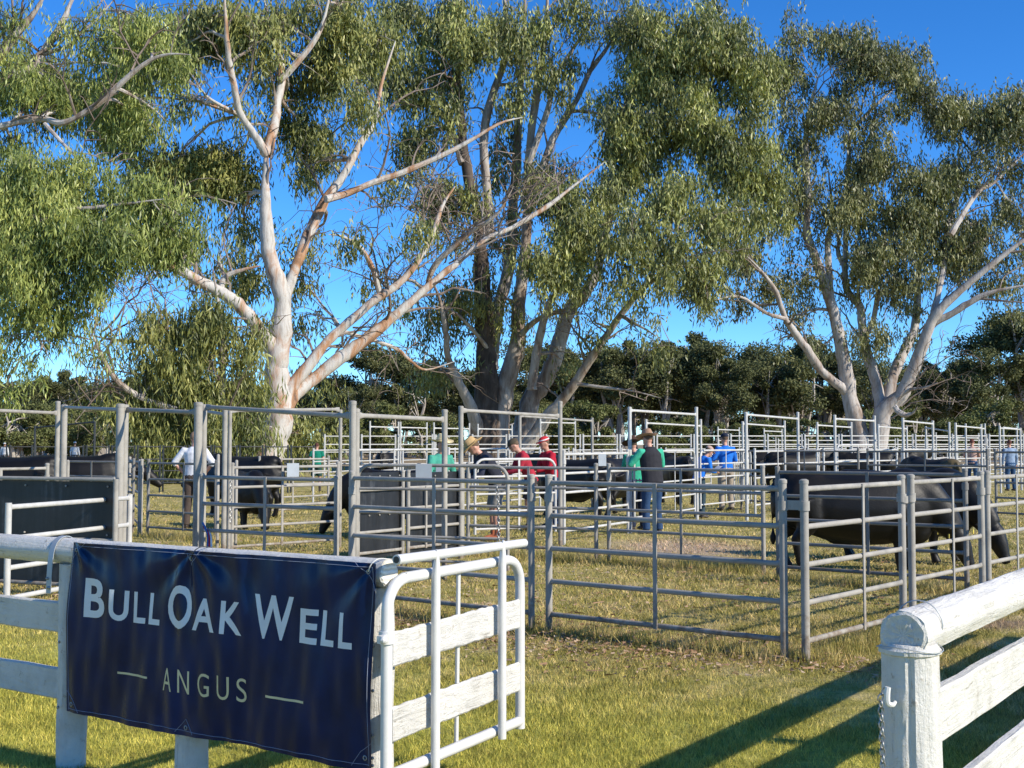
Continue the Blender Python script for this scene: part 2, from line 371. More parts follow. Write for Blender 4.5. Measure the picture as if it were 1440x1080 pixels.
def screen_ground(rng, n, y0, y1, x0=-160, x1=1600):
    py = rng.uniform(y0, y1, n); px = rng.uniform(x0, x1, n)
    v = (540 - py) / F; k = (sp + v * cp) / (cp - v * sp); Y = -EYE / k
    X = (px - 720) / F * Y / (cp - v * sp)
    return X, Y
def blades(name, X, Y, h, wd, rng, lean=.5):
    n = len(X); a = rng.uniform(0, 2 * np.pi, n); l = rng.normal(0, lean, (n, 2)) * h[:, None]
    dx = np.cos(a) * wd / 2; dy = np.sin(a) * wd / 2
    z = -.03 * np.ones(n)
    v = np.empty((n, 3, 3))
    v[:, 0] = np.stack([X - dx, Y - dy, z], -1); v[:, 1] = np.stack([X + dx, Y + dy, z], -1)
    v[:, 2] = np.stack([X + l[:, 0], Y + l[:, 1], h], -1)
    return v
def grass():
    rng = np.random.default_rng(3)
    X, Y = screen_ground(rng, 420000, 690, 1240)
    h = rng.uniform(.006, .02, len(X)) + .014 * (rng.random(len(X)) < .10) + np.clip((X * .55 + Y - 8.7) * .02, 0, .03) * rng.random(len(X))
    wd = np.maximum(.0045, Y * .0007) * rng.uniform(.8, 1.7, len(X))
    parts = [blades('g', X, Y, h, wd, rng, 1.3)]
    # rank tufts along the panel lines, where no mower reaches
    segs = [(G(492, 11.95), G(751, 10.5)), (G(768, 10.46), G(1107, 9.05)), (G(1129, 8.97), G(1383, 11.9)), (G(1385, 12), G(1500, 14)),
            (G(854, 16.7), G(1076, 15.1)), (G(656, 17.6), G(841, 16.7)), (G(1091, 14.5), G(1362, 13.1)), (G(206, 21.4), G(306, 20))]
    for a, b_ in segs:
        n = int((b_ - a).length * 1500); t = rng.random(n)
        cl = np.sin(t * 37) * .5 + np.sin(t * 91 + 2) * .3 + .5
        keep = rng.random(n) < np.clip(cl + .15, .1, 1); t = t[keep]; n = len(t)
        X = a.x + (b_.x - a.x) * t + rng.normal(0, .12, n); Y = a.y + (b_.y - a.y) * t + rng.normal(0, .12, n)
        parts.append(blades('g', X, Y, rng.uniform(.03, .15, n), np.full(n, .008), rng, .45))
    v = np.concatenate(parts).reshape(-1, 3)
    o = link('grass', np_mesh('grass', v, 3), M['blade']); o['kind'] = 'stuff'; tag(o, 'short mown lawn turning dry and tufty among the yard panels', 'grass')
    # bark and leaf litter
    n = 3000; t = rng.random(n); a, b_ = G(560, 11.2), G(1107, 8.7)
    X = a.x + (b_.x - a.x) * t + rng.normal(0, .7, n); Y = a.y + (b_.y - a.y) * t + rng.normal(.1, .35, n)
    X2, Y2 = screen_ground(rng, 7000, 700, 860); X = np.concatenate([X, X2]); Y = np.concatenate([Y, Y2]); n = len(X)
    an = rng.uniform(0, 2 * np.pi, n); ln = rng.uniform(.006, .028, n) * (1 + 2.5 * (rng.random(n) < .03)); wd = rng.uniform(.002, .007, n)
    c, s = np.cos(an), np.sin(an); z0 = rng.uniform(.0, .03, n)
    v = np.empty((n, 4, 3))
    for k, (a_, b2) in enumerate(((-1, -1), (1, -1), (1, 1), (-1, 1))):
        v[:, k, 0] = X + c * ln * a_ - s * wd * b2; v[:, k, 1] = Y + s * ln * a_ + c * wd * b2; v[:, k, 2] = z0 + a_ * rng.uniform(-.012, .012, n) * (1 if k < 2 else 1)
    o = link('leaf_litter', np_mesh('leaf_litter', v.reshape(-1, 3), 4), M['litter']); o['kind'] = 'stuff'; tag(o, 'dry bark strips and fallen leaves scattered before the grey panels', 'leaf litter')
grass()

# ------------------------------------------------------------------ trees
def foliage(rng, ells, n_total, ll, lw, Z0, depth=.8, droop=.75, sub=.55):
    """leaves in hanging sprays inside a set of ellipsoids; ells = (px, py, rx, ry, density[, dz])"""
    wts = np.array([e[2] * e[3] * e[4] for e in ells]); wts = wts / wts.sum()
    out = []
    for e, wt in zip(ells, wts):
        dz = e[5] if len(e) > 5 else 0
        Y = Z0 + dz; sc = Y / F
        n = int(n_total * wt)
        ns = max(4, n // 80)
        nb = max(3, ns // 7)                              # branchlets first, then the sprays round each
        db = rng.normal(0, 1, (nb, 3)); db /= np.linalg.norm(db, axis=1)[:, None]; db *= rng.random((nb, 1)) ** .45
        d = db[rng.integers(0, nb, ns)] + rng.normal(0, 1, (ns, 3)) * (.48 * Z0 / 65 / sc) / np.array([e[2], e[3] * 1.2, min(e[2], e[3] * 1.3)])
        cx = e[0] + d[:, 0] * e[2]; cy = e[1] + d[:, 1] * e[3]; cz = Y + d[:, 2] * min(e[2], e[3] * 1.3) * sc * depth
        v_ = (540 - cy) / F; s_ = cz / (cp - v_ * sp)
        cen = np.stack([(cx - 720) / F * s_, cz, EYE + s_ * (sp + v_ * cp)], -1)
        cen[:, 2] = np.maximum(cen[:, 2], .6)
        K_ = 6; nst = n // K_ + 1                         # leaves hang in short strands
        si = rng.integers(0, ns, nst); ssz = rng.uniform(.5, 1.35, ns)[si][:, None] * sub
        anchor = cen[si] + rng.normal(0, 1, (nst, 3)) * ssz * np.array([.85, .85, .7])
        lean_ = rng.normal(0, .22, (nst, 3)); lean_[:, 2] = -1
        kk = np.tile(np.arange(K_), nst)[:n]; sidx = np.repeat(np.arange(nst), K_)[:n]
        c = anchor[sidx] + lean_[sidx] * (kk * ll * .42)[:, None] + rng.normal(0, ll * .22, (n, 3))
        ax = rng.normal(0, .42, (n, 3)); ax[:, 2] -= droop + .35; ax /= np.linalg.norm(ax, axis=1)[:, None]
        sd = np.cross(ax, rng.normal(0, 1, (n, 3))); sd /= np.linalg.norm(sd, axis=1)[:, None] + 1e-9
        L_ = (ll * rng.uniform(.6, 1.4, n))[:, None]; W_ = (lw * rng.uniform(.7, 1.4, n))[:, None]
        q = np.empty((n, 4, 3))
        q[:, 0] = c; q[:, 1] = c + ax * L_ * .45 + sd * W_ * .5; q[:, 2] = c + ax * L_; q[:, 3] = c + ax * L_ * .45 - sd * W_ * .5
        out.append((q, cen))
    return np.concatenate([o[0] for o in out]).reshape(-1, 3), [o[1] for o in out]

def limb_world(pts, Z0, dz0=0, dz1=0):
    n = len(pts); w_ = []; r_ = []
    for i, (x, y, r) in enumerate(pts):
        Y = Z0 + dz0 + (dz1 - dz0) * i / max(1, n - 1)
        w_.append(P(x, y, Y)); r_.append(r * Y / F)
    return w_, r_
def smooth_path(ps, rs, k=4, rnd=None, wob=0):
    out = []; orr = []
    m = len(ps)
    for i in range(m - 1):
        p0, p1, p2, p3 = ps[max(0, i - 1)], ps[i], ps[i + 1], ps[min(m - 1, i + 2)]
        for j in range(k):
            t = j / k
            q = .5 * ((2 * p1) + (p2 - p0) * t + (2 * p0 - 5 * p1 + 4 * p2 - p3) * t * t + (3 * p1 - p0 - 3 * p2 + p3) * t ** 3)
            if rnd and wob: q = q + Vector([rnd.uniform(-1, 1) * wob * rs[i] for _ in range(3)])
            out.append(q); orr.append((rs[i] + (rs[i + 1] - rs[i]) * t) * (1 + (rnd.uniform(-.08, .08) if rnd else 0)))
    out.append(ps[-1]); orr.append(rs[-1])
    return out, orr
def twig(mb, rnd, a, b, r0, r1=.01, bend=.18, n=5, sides=5):
    a = Vector(a); b = Vector(b); d = b - a; ln = d.length
    off = Vector((rnd.uniform(-1, 1), rnd.uniform(-1, 1), rnd.uniform(.2, 1))) * ln * bend
    pts = []
    for i in range(n + 1):
        t = i / n
        pts.append(a + d * t + off * math.sin(math.pi * t) + Vector([rnd.uniform(-1, 1) for _ in range(3)]) * ln * .025 * (0 < i < n))
    mb.tube(pts, [r0 + (r1 - r0) * (i / n) for i in range(n + 1)], sides)
    return pts
def tree(name, label, Z0, limbs, ells, nleaf, ll, lw, barkm, leafm, seed, base, dark=None, bare=(), twig_r=.05, group=None, sub=.55, depth=.8):
    rnd = random.Random(seed); rng = np.random.default_rng(seed)
    root = empty(name, base); inv = Matrix.Translation(-Vector(base))
    tag(root, label, 'tree', group)
    mb = MB(); dk = MB(); tg = MB(); nodes = []
    for li, l in enumerate(limbs):
        dz = l[0]; pts = l[1]
        wp, wr = limb_world(pts, Z0, dz[0], dz[1]); wr = [r_ * (.84 if Z0 < 59 else .88) for r_ in wr]; wr[-1] *= .3; wr[-2] *= .8
        sp_, sr = smooth_path(wp, wr, 4, rnd, .10)
        (dk if dark and li in dark else mb).tube(sp_, sr, 12 if wr[0] > .25 else 8)
        nodes += list(zip(sp_, sr))
        for i in range(6, len(sp_) - 1, 2):          # small side branches, each forking again
            if sr[i] > .34 or rnd.random() < .5: continue
            t = (sp_[i + 1] - sp_[i]).normalized(); dr = (t * .7 + Vector([rnd.uniform(-1, 1) for _ in range(3)]) + Vector((0, 0, .25))).normalized()
            ln = rnd.uniform(1.2, 4.2) * Z0 / 60; tw = twig(tg, rnd, sp_[i], sp_[i] + dr * ln, min(sr[i] * .5, .085), .015, .14, 6, 5)
            for q in tw[2:]:
                twig(tg, rnd, q, q + (dr + Vector([rnd.uniform(-1, 1) for _ in range(3)])).normalized() * ln * rnd.uniform(.25, .6), .03, .008, .2, 4, 3)
    v, cens = foliage(rng, ells, nleaf, ll, lw, Z0, depth=depth, sub=sub)
    thin = [(p, r) for p, r in nodes if r < .40] or nodes
    NP = np.array([p for p, r in thin])
    for cen, e in zip(cens, ells):
        c0 = cen.mean(axis=0)
        i = int(np.argmin(((NP - c0) ** 2).sum(1) + 0.6 * np.maximum(0, NP[:, 2] - c0[2]) ** 2)); p, r = thin[i]
        main = twig(mb, rnd, p, c0, min(r * .75, twig_r * 2.4), twig_r * .6, .12, 6, 6)
        k = min(len(cen), max(5, int(e[2] * e[3] / 260)))
        for j in rng.choice(len(cen), k, replace=False):
            s = main[rnd.randint(1, 6)]
            t2 = twig(tg, rnd, s, cen[j], twig_r * .5, .012, .15, 5, 4)
            if rnd.random() < .6:
                q = cen[rng.integers(0, len(cen))]
                if (Vector(q) - t2[3]).length < 4: twig(tg, rnd, t2[3], q, twig_r * .3, .01, .15, 4, 3)
    for dz, (x0, y0), (x1, y1), k in bare:       # leafless twigs
        for _ in range(k):
            a = P(x0 + rnd.uniform(-25, 25), y0 + rnd.uniform(-20, 20), Z0 + dz); b_ = P(x1 + rnd.uniform(-60, 60), y1 + rnd.uniform(-50, 50), Z0 + dz + rnd.uniform(-2, 2))
            pts = twig(tg, rnd, a, b_, .05, .012, .2, 7, 4)
            for q in pts[2:]:
                for _k in range(2):
                    twig(tg, rnd, q, q + Vector((rnd.uniform(-1, 1), rnd.uniform(-1, 1), rnd.uniform(-.7, .9))) * 1.6, .02, .008, .2, 4, 3)
    bl = Vector(base)
    for m_ in (mb, dk, tg): m_.v = [(x - bl.x, y - bl.y, z - bl.z) for x, y, z in m_.v]
    mb.build('trunk', barkm, root)
    if dark: dk.build('trunk', M['bark_dark'], root)['label'] = 'dark rough barked trunk'
    tg.build('branches', M['bark_twig'], root)
    v = v - np.array(base)
    link('crown', np_mesh('crown', v, 4), leafm, root)
    return root

ZA, ZB, ZC, ZD, ZE = 58, 72, 80, 40, 50
# --- left white gum
A_l = [
 ((0, 0), [(366, 676, 36), (372, 655, 29), (380, 630, 26), (390, 600, 24), (394, 570, 24), (389, 530, 20), (391, 500, 20), (394, 465, 19), (398, 432, 15), (392, 400, 14), (379, 360, 12), (375, 320, 11.5), (373, 270, 10), (375, 215, 11)]),
 ((0, -3), [(375, 218, 9), (358, 190, 6.5), (338, 160, 6), (331, 130, 6), (323, 90, 5.5), (318, 40, 4.5), (315, -20, 4)]),
 ((0, 3), [(375, 218, 9), (385, 180, 8.5), (391, 140, 7), (396, 105, 7), (391, 60, 5), (378, 30, 4), (370, -10, 3)]),
 ((1, 1), [(395, 112, 5.5), (418, 88, 5.5), (440, 60, 5), (455, 30, 4), (466, -20, 3.5)]),
 ((0, -4), [(338, 163, 4), (318, 152, 3), (290, 135, 2.5), (272, 108, 2)]),
 ((0, 4), [(398, 430, 12), (409, 395, 9), (425, 350, 9), (440, 315, 9), (458, 280, 8), (482, 248, 7), (508, 200, 6), (527, 170, 5), (536, 120, 4), (556, 58, 3)]),
 ((0, 3), [(458, 280, 7), (480, 275, 6), (530, 255, 5), (580, 237, 5), (640, 210, 4), (700, 175, 3), (735, 165, 2)]),
 ((0, -5), [(387, 497, 15), (373, 475, 12), (358, 455, 11.5), (335, 428, 11), (310, 410, 9.5), (285, 398, 9), (262, 385, 8), (235, 372, 7), (205, 365, 6), (168, 360, 5), (138, 346, 4)]),
 ((-2, -2), [(310, 410, 6), (316, 390, 5), (340, 380, 4), (366, 374, 3)]),
 ((0, 6), [(396, 580, 17), (414, 553, 13), (440, 533, 11), (480, 503, 10.5), (520, 472, 10), (560, 440, 8), (600, 405, 6.5), (640, 372, 5.5), (680, 338, 4), (720, 320, 4), (770, 290, 4), (802, 265, 3), (850, 228, 2)]),
 ((0, 3), [(396, 565, 14), (425, 525, 10), (455, 487, 8), (480, 462, 7.5), (530, 420, 7), (563, 397, 6), (590, 365, 5), (610, 325, 5), (622, 290, 4), (640, 262, 3)]),
 ((3, 1), [(535, 418, 5), (525, 380, 4.5), (508, 350, 4), (482, 333, 3), (462, 330, 2)]),
 ((5, 3), [(600, 405, 5), (612, 372, 5), (640, 345, 4.5), (668, 322, 4), (700, 300, 3), (722, 262, 2)]),
 ((4, 7), [(482, 466, 3.5), (530, 480, 3), (560, 492, 3), (580, 510, 2.5), (600, 520, 2), (640, 508, 1.5)]),
 ((0, -3), [(362, 640, 9), (338, 612, 7), (318, 603, 6), (300, 590, 4), (270, 585, 3)]),
]
A_e = [(300, 20, 45, 38, 1.0), (345, 60, 40, 50, .8), (372, 130, 20, 30, .35, 4), (262, 60, 32, 45, .9), (245, 140, 16, 26, .5), (290, 10, 60, 30, 1), (420, 20, 50, 36, 1, 3), (455, 90, 35, 70, 1.0, 4),
       (445, 185, 40, 45, .9, 5), (405, 165, 26, 30, .6, 5), (345, 150, 22, 30, .4), (425, 245, 38, 30, .45, 5), (250, 228, 58, 40, 2.4, 6), (305, 238, 44, 46, 2.2, 6), (60, 110, 60, 40, 1.3, 4), (150, 150, 60, 50, 1.6, 4), (190, 60, 50, 50, 1.2, 4), (490, 40, 40, 60, 1.1, 4), (530, 90, 40, 60, .8, 6),
       (350, 320, 36, 30, .5, 6), (420, 320, 30, 35, .35, 8), (270, 330, 46, 26, .7), (345, 390, 44, 34, .6, 6), (300, 372, 36, 25, .5), (470, 170, 30, 45, .4, 6), (420, 390, 22, 36, .4, 6), (420, 460, 30, 40, .25, 7), (440, 520, 26, 36, .25, 6),
       (560, 375, 38, 32, .25, 6), (520, 320, 34, 26, .25), (585, 300, 40, 30, .3), (510, 135, 30, 40, .5), (430, 600, 42, 34, .95, 2), (400, 575, 26, 22, .5, 3), (560, 255, 34, 22, .3, 3), (380, 105, 20, 40, .4, 4)]
tree('gum_tree', 'white barked gum tree with a leaning forked trunk, left of the multi-stemmed gum', ZA, A_l, A_e, 80000, .38, .078, M['bark_pale'], M['leaf_a'], 11, G(366, ZA, 0), twig_r=.055,
     bare=[(4, (560, 400), (600, 320), 5), (4, (610, 330), (560, 270), 4), (6, (640, 370), (700, 330), 5), (5, (540, 400), (490, 350), 3), (2, (730, 300), (820, 270), 4), (6, (500, 480), (560, 520), 3), (4, (600, 310), (640, 220), 4)])
# --- middle many-stemmed gum
B_l = [
 ((0, 0), [(688, 676, 34), (684, 650, 27), (683, 620, 23), (684, 583, 21), (686, 545, 19), (684, 500, 16), (682, 460, 15), (679, 420, 14), (677, 387, 13), (674, 340, 12), (665, 280, 9)]),
 ((0, 1), [(665, 282, 9), (653, 217, 8), (648, 167, 7), (645, 127, 6.5), (645, 60, 5), (650, -15, 4)]),
 ((3, 4), [(690, 520, 11), (697, 460, 10), (702, 427, 9.5), (713, 387, 10), (720, 340, 9), (721, 290, 8), (726, 233, 7.5), (730, 150, 6), (734, 95, 5), (738, 30, 4), (738, -15, 4)]),
 ((0, 2), [(700, 676, 26), (699, 633, 19), (703, 590, 17), (709, 545, 15), (722, 505, 14), (729, 475, 12), (729, 440, 11), (734, 393, 10), (738, 360, 9), (741, 310, 8), (742, 260, 7), (747, 190, 6.5), (757, 113, 6), (767, 50, 5), (770, -15, 5)]),
 ((2, 3), [(715, 676, 30), (722, 640, 22), (738, 600, 17), (747, 560, 15), (768, 533, 13.5), (783, 497, 12), (792, 460, 11.5), (803, 432, 11), (823, 412, 9), (839, 380, 8), (847, 343, 8), (858, 300, 8), (877, 257, 7), (908, 233, 5), (957, 190, 4), (1000, 145, 3)]),
 ((3, 4), [(877, 257, 5), (888, 222, 5), (905, 180, 4), (893, 100, 4), (893, 20, 3)]),
 ((-1, -6), [(728, 655, 14), (763, 594, 10), (790, 563, 9), (812, 533, 7.5), (834, 500, 6.5), (847, 480, 6), (873, 443, 5), (905, 405, 4.5), (932, 386, 3.5), (965, 360, 2)]),
 ((-2, -3), [(748, 548, 8), (752, 510, 7), (761, 465, 6.5), (773, 427, 5), (790, 397, 4), (802, 360, 3)]),
 ((0, -2), [(734, 470, 5), (752, 452, 4.5), (775, 440, 4), (797, 436, 4)]),
 ((0, -4), [(672, 640, 14), (670, 610, 13), (668, 588, 11), (656, 560, 8), (643, 533, 7), (630, 503, 5), (627, 467, 4.5), (618, 420, 3), (600, 380, 2)]),
 ((0, 2), [(690, 335, 8), (684, 260, 7), (681, 190, 7), (692, 135, 6.5), (710, 85, 5.5), (711, 30, 5), (708, -15, 4)]),
 ((0, 2), [(650, 230, 6), (638, 190, 5), (627, 150, 5), (613, 117, 4), (592, 90, 3)]),
 ((1, 1), [(744, 230, 5), (770, 155, 4.5), (780, 113, 4), (807, 67, 3.5), (835, 25, 3)]),
 ((1, 3), [(780, 190, 5), (806, 150, 4.5), (830, 100, 4.5), (850, 73, 4), (872, 40, 3)]),
 ((0, 2), [(745, 290, 7), (762, 240, 6.5), (778, 195, 6), (800, 150, 4), (802, 90, 3)]),
 ((0, -3), [(693, 500, 4), (670, 470, 3), (640, 440, 2.5), (610, 430, 2)]),
 ((-4, -6), [(812, 540, 3), (850, 545, 2.6), (890, 550, 2), (930, 560, 1.4)]),
 ((-3, -5), [(847, 343, 4), (900, 352, 3), (950, 330, 2)]),
]
B_e = [(590, 30, 55, 40, 1.1), (650, 40, 55, 48, 1.0), (560, 120, 36, 60, .8), (615, 110, 40, 50, .75), (700, 30, 45, 36, .8), (600, 190, 34, 50, .5), (640, 170, 30, 30, .5), (745, 120, 30, 50, .6), (760, 30, 40, 34, .6), (800, 120, 26, 50, .5), (820, 20, 40, 32, .7), (880, 30, 45, 45, .9), (940, 60, 50, 70, 1.15),
       (1010, 60, 55, 75, 1.25), (1055, 110, 32, 70, 1.1), (900, 130, 50, 50, 1.0), (860, 165, 44, 34, .9), (970, 180, 60, 60, 1.3), (1030, 210, 50, 70, 1.25), (900, 230, 40, 55, 1.0), (860, 240, 36, 44, .7), (950, 280, 40, 45, 1.0, -3), (1020, 310, 50, 45, 1.1, -3), (985, 365, 40, 34, .9, -4), (1065, 270, 26, 55, .9),
       (800, 300, 40, 60, 1.3, -5), (840, 260, 30, 40, .8, -3), (790, 370, 36, 50, 1.2, -6), (760, 250, 30, 60, .6), (885, 335, 38, 36, .9, -6), (910, 400, 32, 30, .7, -7), (945, 345, 40, 34, .9, -6), (1000, 395, 36, 18, .5, -5), (870, 390, 30, 22, .5, -6), (925, 460, 22, 26, .35, -6), (840, 450, 22, 24, .3, -4),
       (640, 290, 40, 60, .6), (600, 270, 32, 44, .5), (700, 300, 26, 60, .4, 3), (640, 400, 44, 46, .55), (605, 450, 34, 40, .35), (620, 520, 34, 40, .28), (650, 470, 26, 40, .35), (690, 430, 20, 50, .35), (700, 200, 26, 60, .45, 4), (560, 220, 30, 34, .4), (730, 60, 24, 60, .35), (760, 440, 20, 26, .25), (780, 490, 18, 16, .25)]
tree('gum_tree', 'huge many-stemmed gum tree with a dark rough main trunk, standing in the middle', ZB, B_l, B_e, 150000, .36, .085, M['bark_mid'], M['leaf_b'], 12, G(700, ZB, 0), dark=(0, 1), twig_r=.06,
     bare=[(0, (640, 330), (600, 260), 4), (-3, (700, 350), (640, 300), 4), (-3, (720, 280), (770, 230), 5), (0, (620, 440), (570, 400), 4), (-4, (830, 470), (800, 420), 3)])
# --- right gum
C_l = [
 ((0, 0), [(1216, 668, 24), (1212, 630, 18), (1206, 600, 15), (1197, 567, 12.5), (1190, 527, 11), (1183, 487, 10), (1174, 445, 8.5), (1161, 402, 8), (1145, 357, 7), (1134, 320, 6), (1137, 270, 5.5), (1133, 227, 5.5), (1136, 170, 5), (1150, 110, 4)]),
 ((0, 1), [(1168, 420, 6), (1166, 380, 5.5), (1164, 340, 5), (1170, 300, 4), (1165, 240, 3)]),
 ((0, -4), [(1228, 668, 22), (1234, 620, 17), (1242, 580, 14), (1266, 557, 11.5), (1281, 527, 10), (1297, 487, 9), (1309, 455, 8.5), (1327, 430, 7), (1358, 402, 5.5), (1393, 373, 5), (1440, 337, 4), (1480, 310, 3)]),
 ((0, 2), [(1238, 585, 10), (1233, 540, 9), (1221, 503, 8), (1213, 467, 7), (1210, 433, 6.5), (1191, 408, 5.5), (1187, 373, 5), (1178, 350, 4), (1190, 290, 3)]),
 ((1, 0), [(1215, 476, 5), (1228, 450, 4.5), (1237, 413, 4.5), (1255, 408, 3), (1262, 360, 2.5)]),
 ((0, 3), [(1247, 565, 10), (1257, 527, 8.5), (1273, 490, 8), (1287, 460, 7), (1290, 413, 5.5), (1293, 377, 5), (1300, 320, 4)]),
 ((0, -3), [(1194, 555, 8), (1177, 540, 7), (1154, 520, 7), (1134, 490, 6.5), (1117, 467, 6), (1103, 445, 4.5), (1091, 410, 4), (1072, 383, 3), (1050, 360, 2)]),
 ((-2, -4), [(1104, 448, 3.5), (1077, 440, 3), (1040, 417, 2.6), (1003, 423, 2)]),
 ((-2, -4), [(1311, 455, 6), (1340, 440, 5.5), (1373, 420, 5), (1405, 408, 3.5), (1450, 400, 3)]),
 ((-2, 2), [(1310, 452, 6), (1320, 410, 5), (1328, 367, 5), (1334, 320, 5), (1342, 290, 4.5), (1362, 233, 3.5), (1400, 190, 2.5)]),
 ((-2, 0), [(1337, 330, 5), (1355, 300, 4.5), (1375, 270, 4), (1400, 255, 3.5), (1440, 215, 3)]),
 ((2, 4), [(1188, 375, 4.5), (1190, 300, 4), (1193, 240, 4), (1196, 187, 3.5), (1210, 170, 3), (1240, 140, 3), (1262, 120, 2)]),
 ((1, 3), [(1205, 270, 3.5), (1216, 210, 3.2), (1230, 170, 3), (1228, 110, 2)]),
 ((-3, -5), [(1262, 560, 4), (1280, 548, 3), (1300, 545, 2.2), (1318, 538, 1.6)]),
 ((-4, -5), [(1258, 572, 4.5), (1268, 582, 4.5), (1282, 582, 3), (1290, 572, 2)]),
]
C_e = [(1100, 40, 20, 34, .6), (1095, 110, 34, 50, .8), (1180, 65, 34, 36, 1.1), (1215, 90, 32, 40, 1.0), (1250, 75, 34, 32, 1.1), (1290, 120, 36, 30, 1.0), (1320, 160, 36, 32, .95), (1350, 160, 30, 26, .9), (1395, 165, 34, 36, 1.1), (1435, 160, 34, 40, 1.1), (1480, 200, 40, 60, 1),
       (1150, 150, 40, 34, .7), (1190, 165, 34, 28, .8), (1120, 195, 34, 36, .6), (1240, 170, 36, 24, .5), (1230, 225, 46, 36, 1.0), (1290, 245, 44, 34, 1.1), (1215, 280, 44, 34, .95), (1300, 300, 52, 40, 1.1), (1140, 270, 40, 28, .8), (1250, 340, 60, 42, 1.15), (1170, 310, 36, 28, .7), (1105, 300, 26, 34, .5), (1345, 240, 30, 28, .8), (1400, 240, 34, 30, .8), (1360, 310, 40, 30, .6), (1420, 290, 34, 28, .7), (1440, 340, 34, 24, .7),
       (1320, 360, 46, 30, .8), (1380, 350, 40, 24, .6), (1410, 400, 36, 24, .5), (1270, 395, 40, 30, .6), (1210, 370, 32, 28, .55), (1120, 385, 26, 24, .7), (1075, 400, 36, 34, .5), (1040, 370, 40, 34, .65), (1010, 405, 30, 20, .5), (1135, 345, 24, 20, .4), (1120, 440, 22, 26, .4), (1095, 470, 16, 14, .3), (1235, 470, 34, 28, .5), (1170, 480, 34, 16, .3), (1270, 440, 26, 30, .5), (1330, 330, 40, 30, .5), (1430, 440, 20, 18, .3)]
tree('gum_tree', 'spreading grey gum tree standing on the right behind the tall gate frames', ZC, C_l, C_e, 120000, .33, .085, M['bark_grey'], M['leaf_c'], 13, G(1222, ZC, 0), twig_r=.06,
     bare=[(-4, (1270, 570), (1310, 540), 3)])
# --- near tree upper left, its trunk outside the picture
D_l = [
 ((0, 0), [(-330, 700, 60), (-320, 520, 46), (-290, 380, 40), (-240, 270, 34), (-180, 200, 26), (-110, 140, 18), (-40, 100, 12), (0, 77, 9), (20, 50, 8), (42, 26, 6), (66, -10, 5)]),
 ((0, 1), [(-60, 110, 10), (0, 108, 8), (40, 100, 7.5), (60, 74, 7), (82, 42, 6), (95, 15, 5), (107, -15, 4.5)]),
 ((1, 1), [(60, 76, 4), (98, 64, 3.5), (115, 45, 3.2), (133, 30, 3), (158, 2, 2.5)]),
 ((-1, -2), [(-200, 220, 12), (-90, 190, 8), (0, 177, 6), (56, 167, 5.5), (83, 173, 5.5), (107, 165, 5), (147, 140, 5), (180, 108, 4.5), (213, 84, 3.5), (240, 76, 2.5), (268, 77, 2)]),
 ((-2, -3), [(63, 174, 4), (80, 193, 3.5), (100, 214, 3), (125, 240, 2)]),
 ((-3, -4), [(-260, 330, 16), (-150, 330, 11), (-60, 340, 8), (20, 330, 6), (80, 300, 5), (150, 290, 4), (230, 280, 3)]),
 ((-3, -4), [(-60, 340, 7), (0, 400, 5), (40, 440, 4), (60, 490, 2)]),
]
D_e = [(15, 25, 30, 40, .5), (-40, 60, 60, 60, .9), (20, 125, 40, 30, 1.0, -1), (30, 160, 36, 20, .5), (85, 125, 38, 32, 1.0), (110, 30, 40, 24, .6), (150, 60, 36, 32, .6), (185, 25, 40, 34, 1.1), (225, 45, 26, 46, 1.0), (160, 120, 40, 38, 1.1), (190, 165, 36, 40, 1.1), (95, 150, 30, 22, .8), (25, 200, 44, 16, .8), (222, 160, 14, 24, .4),
       (30, 250, 60, 36, 1.7, -3), (110, 255, 50, 34, 1.6, -3), (185, 275, 50, 30, 1.5, -3), (245, 300, 46, 28, 1.4, -3), (60, 310, 70, 40, 1.8, -4), (150, 325, 60, 36, 1.6, -4), (225, 345, 46, 26, 1.2, -3), (20, 370, 60, 44, 1.6, -4), (95, 380, 50, 34, 1.3, -4), (-60, 300, 70, 90, 1.6, -3), (30, 420, 40, 26, 1.0, -4), (110, 425, 26, 26, .7, -4), (95, 460, 32, 30, .5, -3), (10, 470, 26, 34, .55, -4), (40, 500, 30, 26, .25, -3), (120, 490, 26, 24, .3, -3), (-80, 150, 60, 60, 1), (5, 560, 16, 30, .35, -4)]
tree('gum_tree', 'drooping gum tree hanging its bright leaf curtains over the top left corner', ZD, D_l, D_e, 96000, .25, .042, M['bark_grey'], M['leaf_near'], 14, G(-330, ZD, 0), twig_r=.035, sub=.34)
# --- small weeping tree behind the white shirted man
E_l = [
 ((0, 0), [(309, 680, 8), (309, 640, 7), (309, 600, 6.5), (312, 550, 6.5), (313, 500, 6), (311, 460, 5), (306, 420, 3.5), (300, 380, 2)]),
 ((0, -2), [(309, 600, 5), (260, 580, 5), (207, 563, 5), (180, 548, 5), (160, 530, 4.5), (143, 500, 4), (128, 465, 3)]),
 ((0, 1), [(313, 482, 4), (270, 480, 3), (220, 482, 3), (160, 478, 3), (115, 468, 2)]),
 ((0, 2), [(311, 560, 4), (340, 530, 3), (360, 500, 2)]),
]
E_e = [(250, 450, 44, 36, .8), (205, 470, 30, 32, .35), (290, 440, 34, 34, .7), (320, 480, 34, 34, .7), (270, 510, 50, 34, .9), (210, 530, 44, 30, .6), (330, 540, 34, 34, .8), (270, 570, 50, 32, 1.0), (200, 590, 40, 34, 1.0), (290, 610, 50, 30, 1.0), (220, 625, 34, 26, 1.2), (160, 560, 30, 26, .45), (340, 590, 26, 30, .8), (150, 500, 30, 26, .25), (360, 470, 20, 34, .3)]
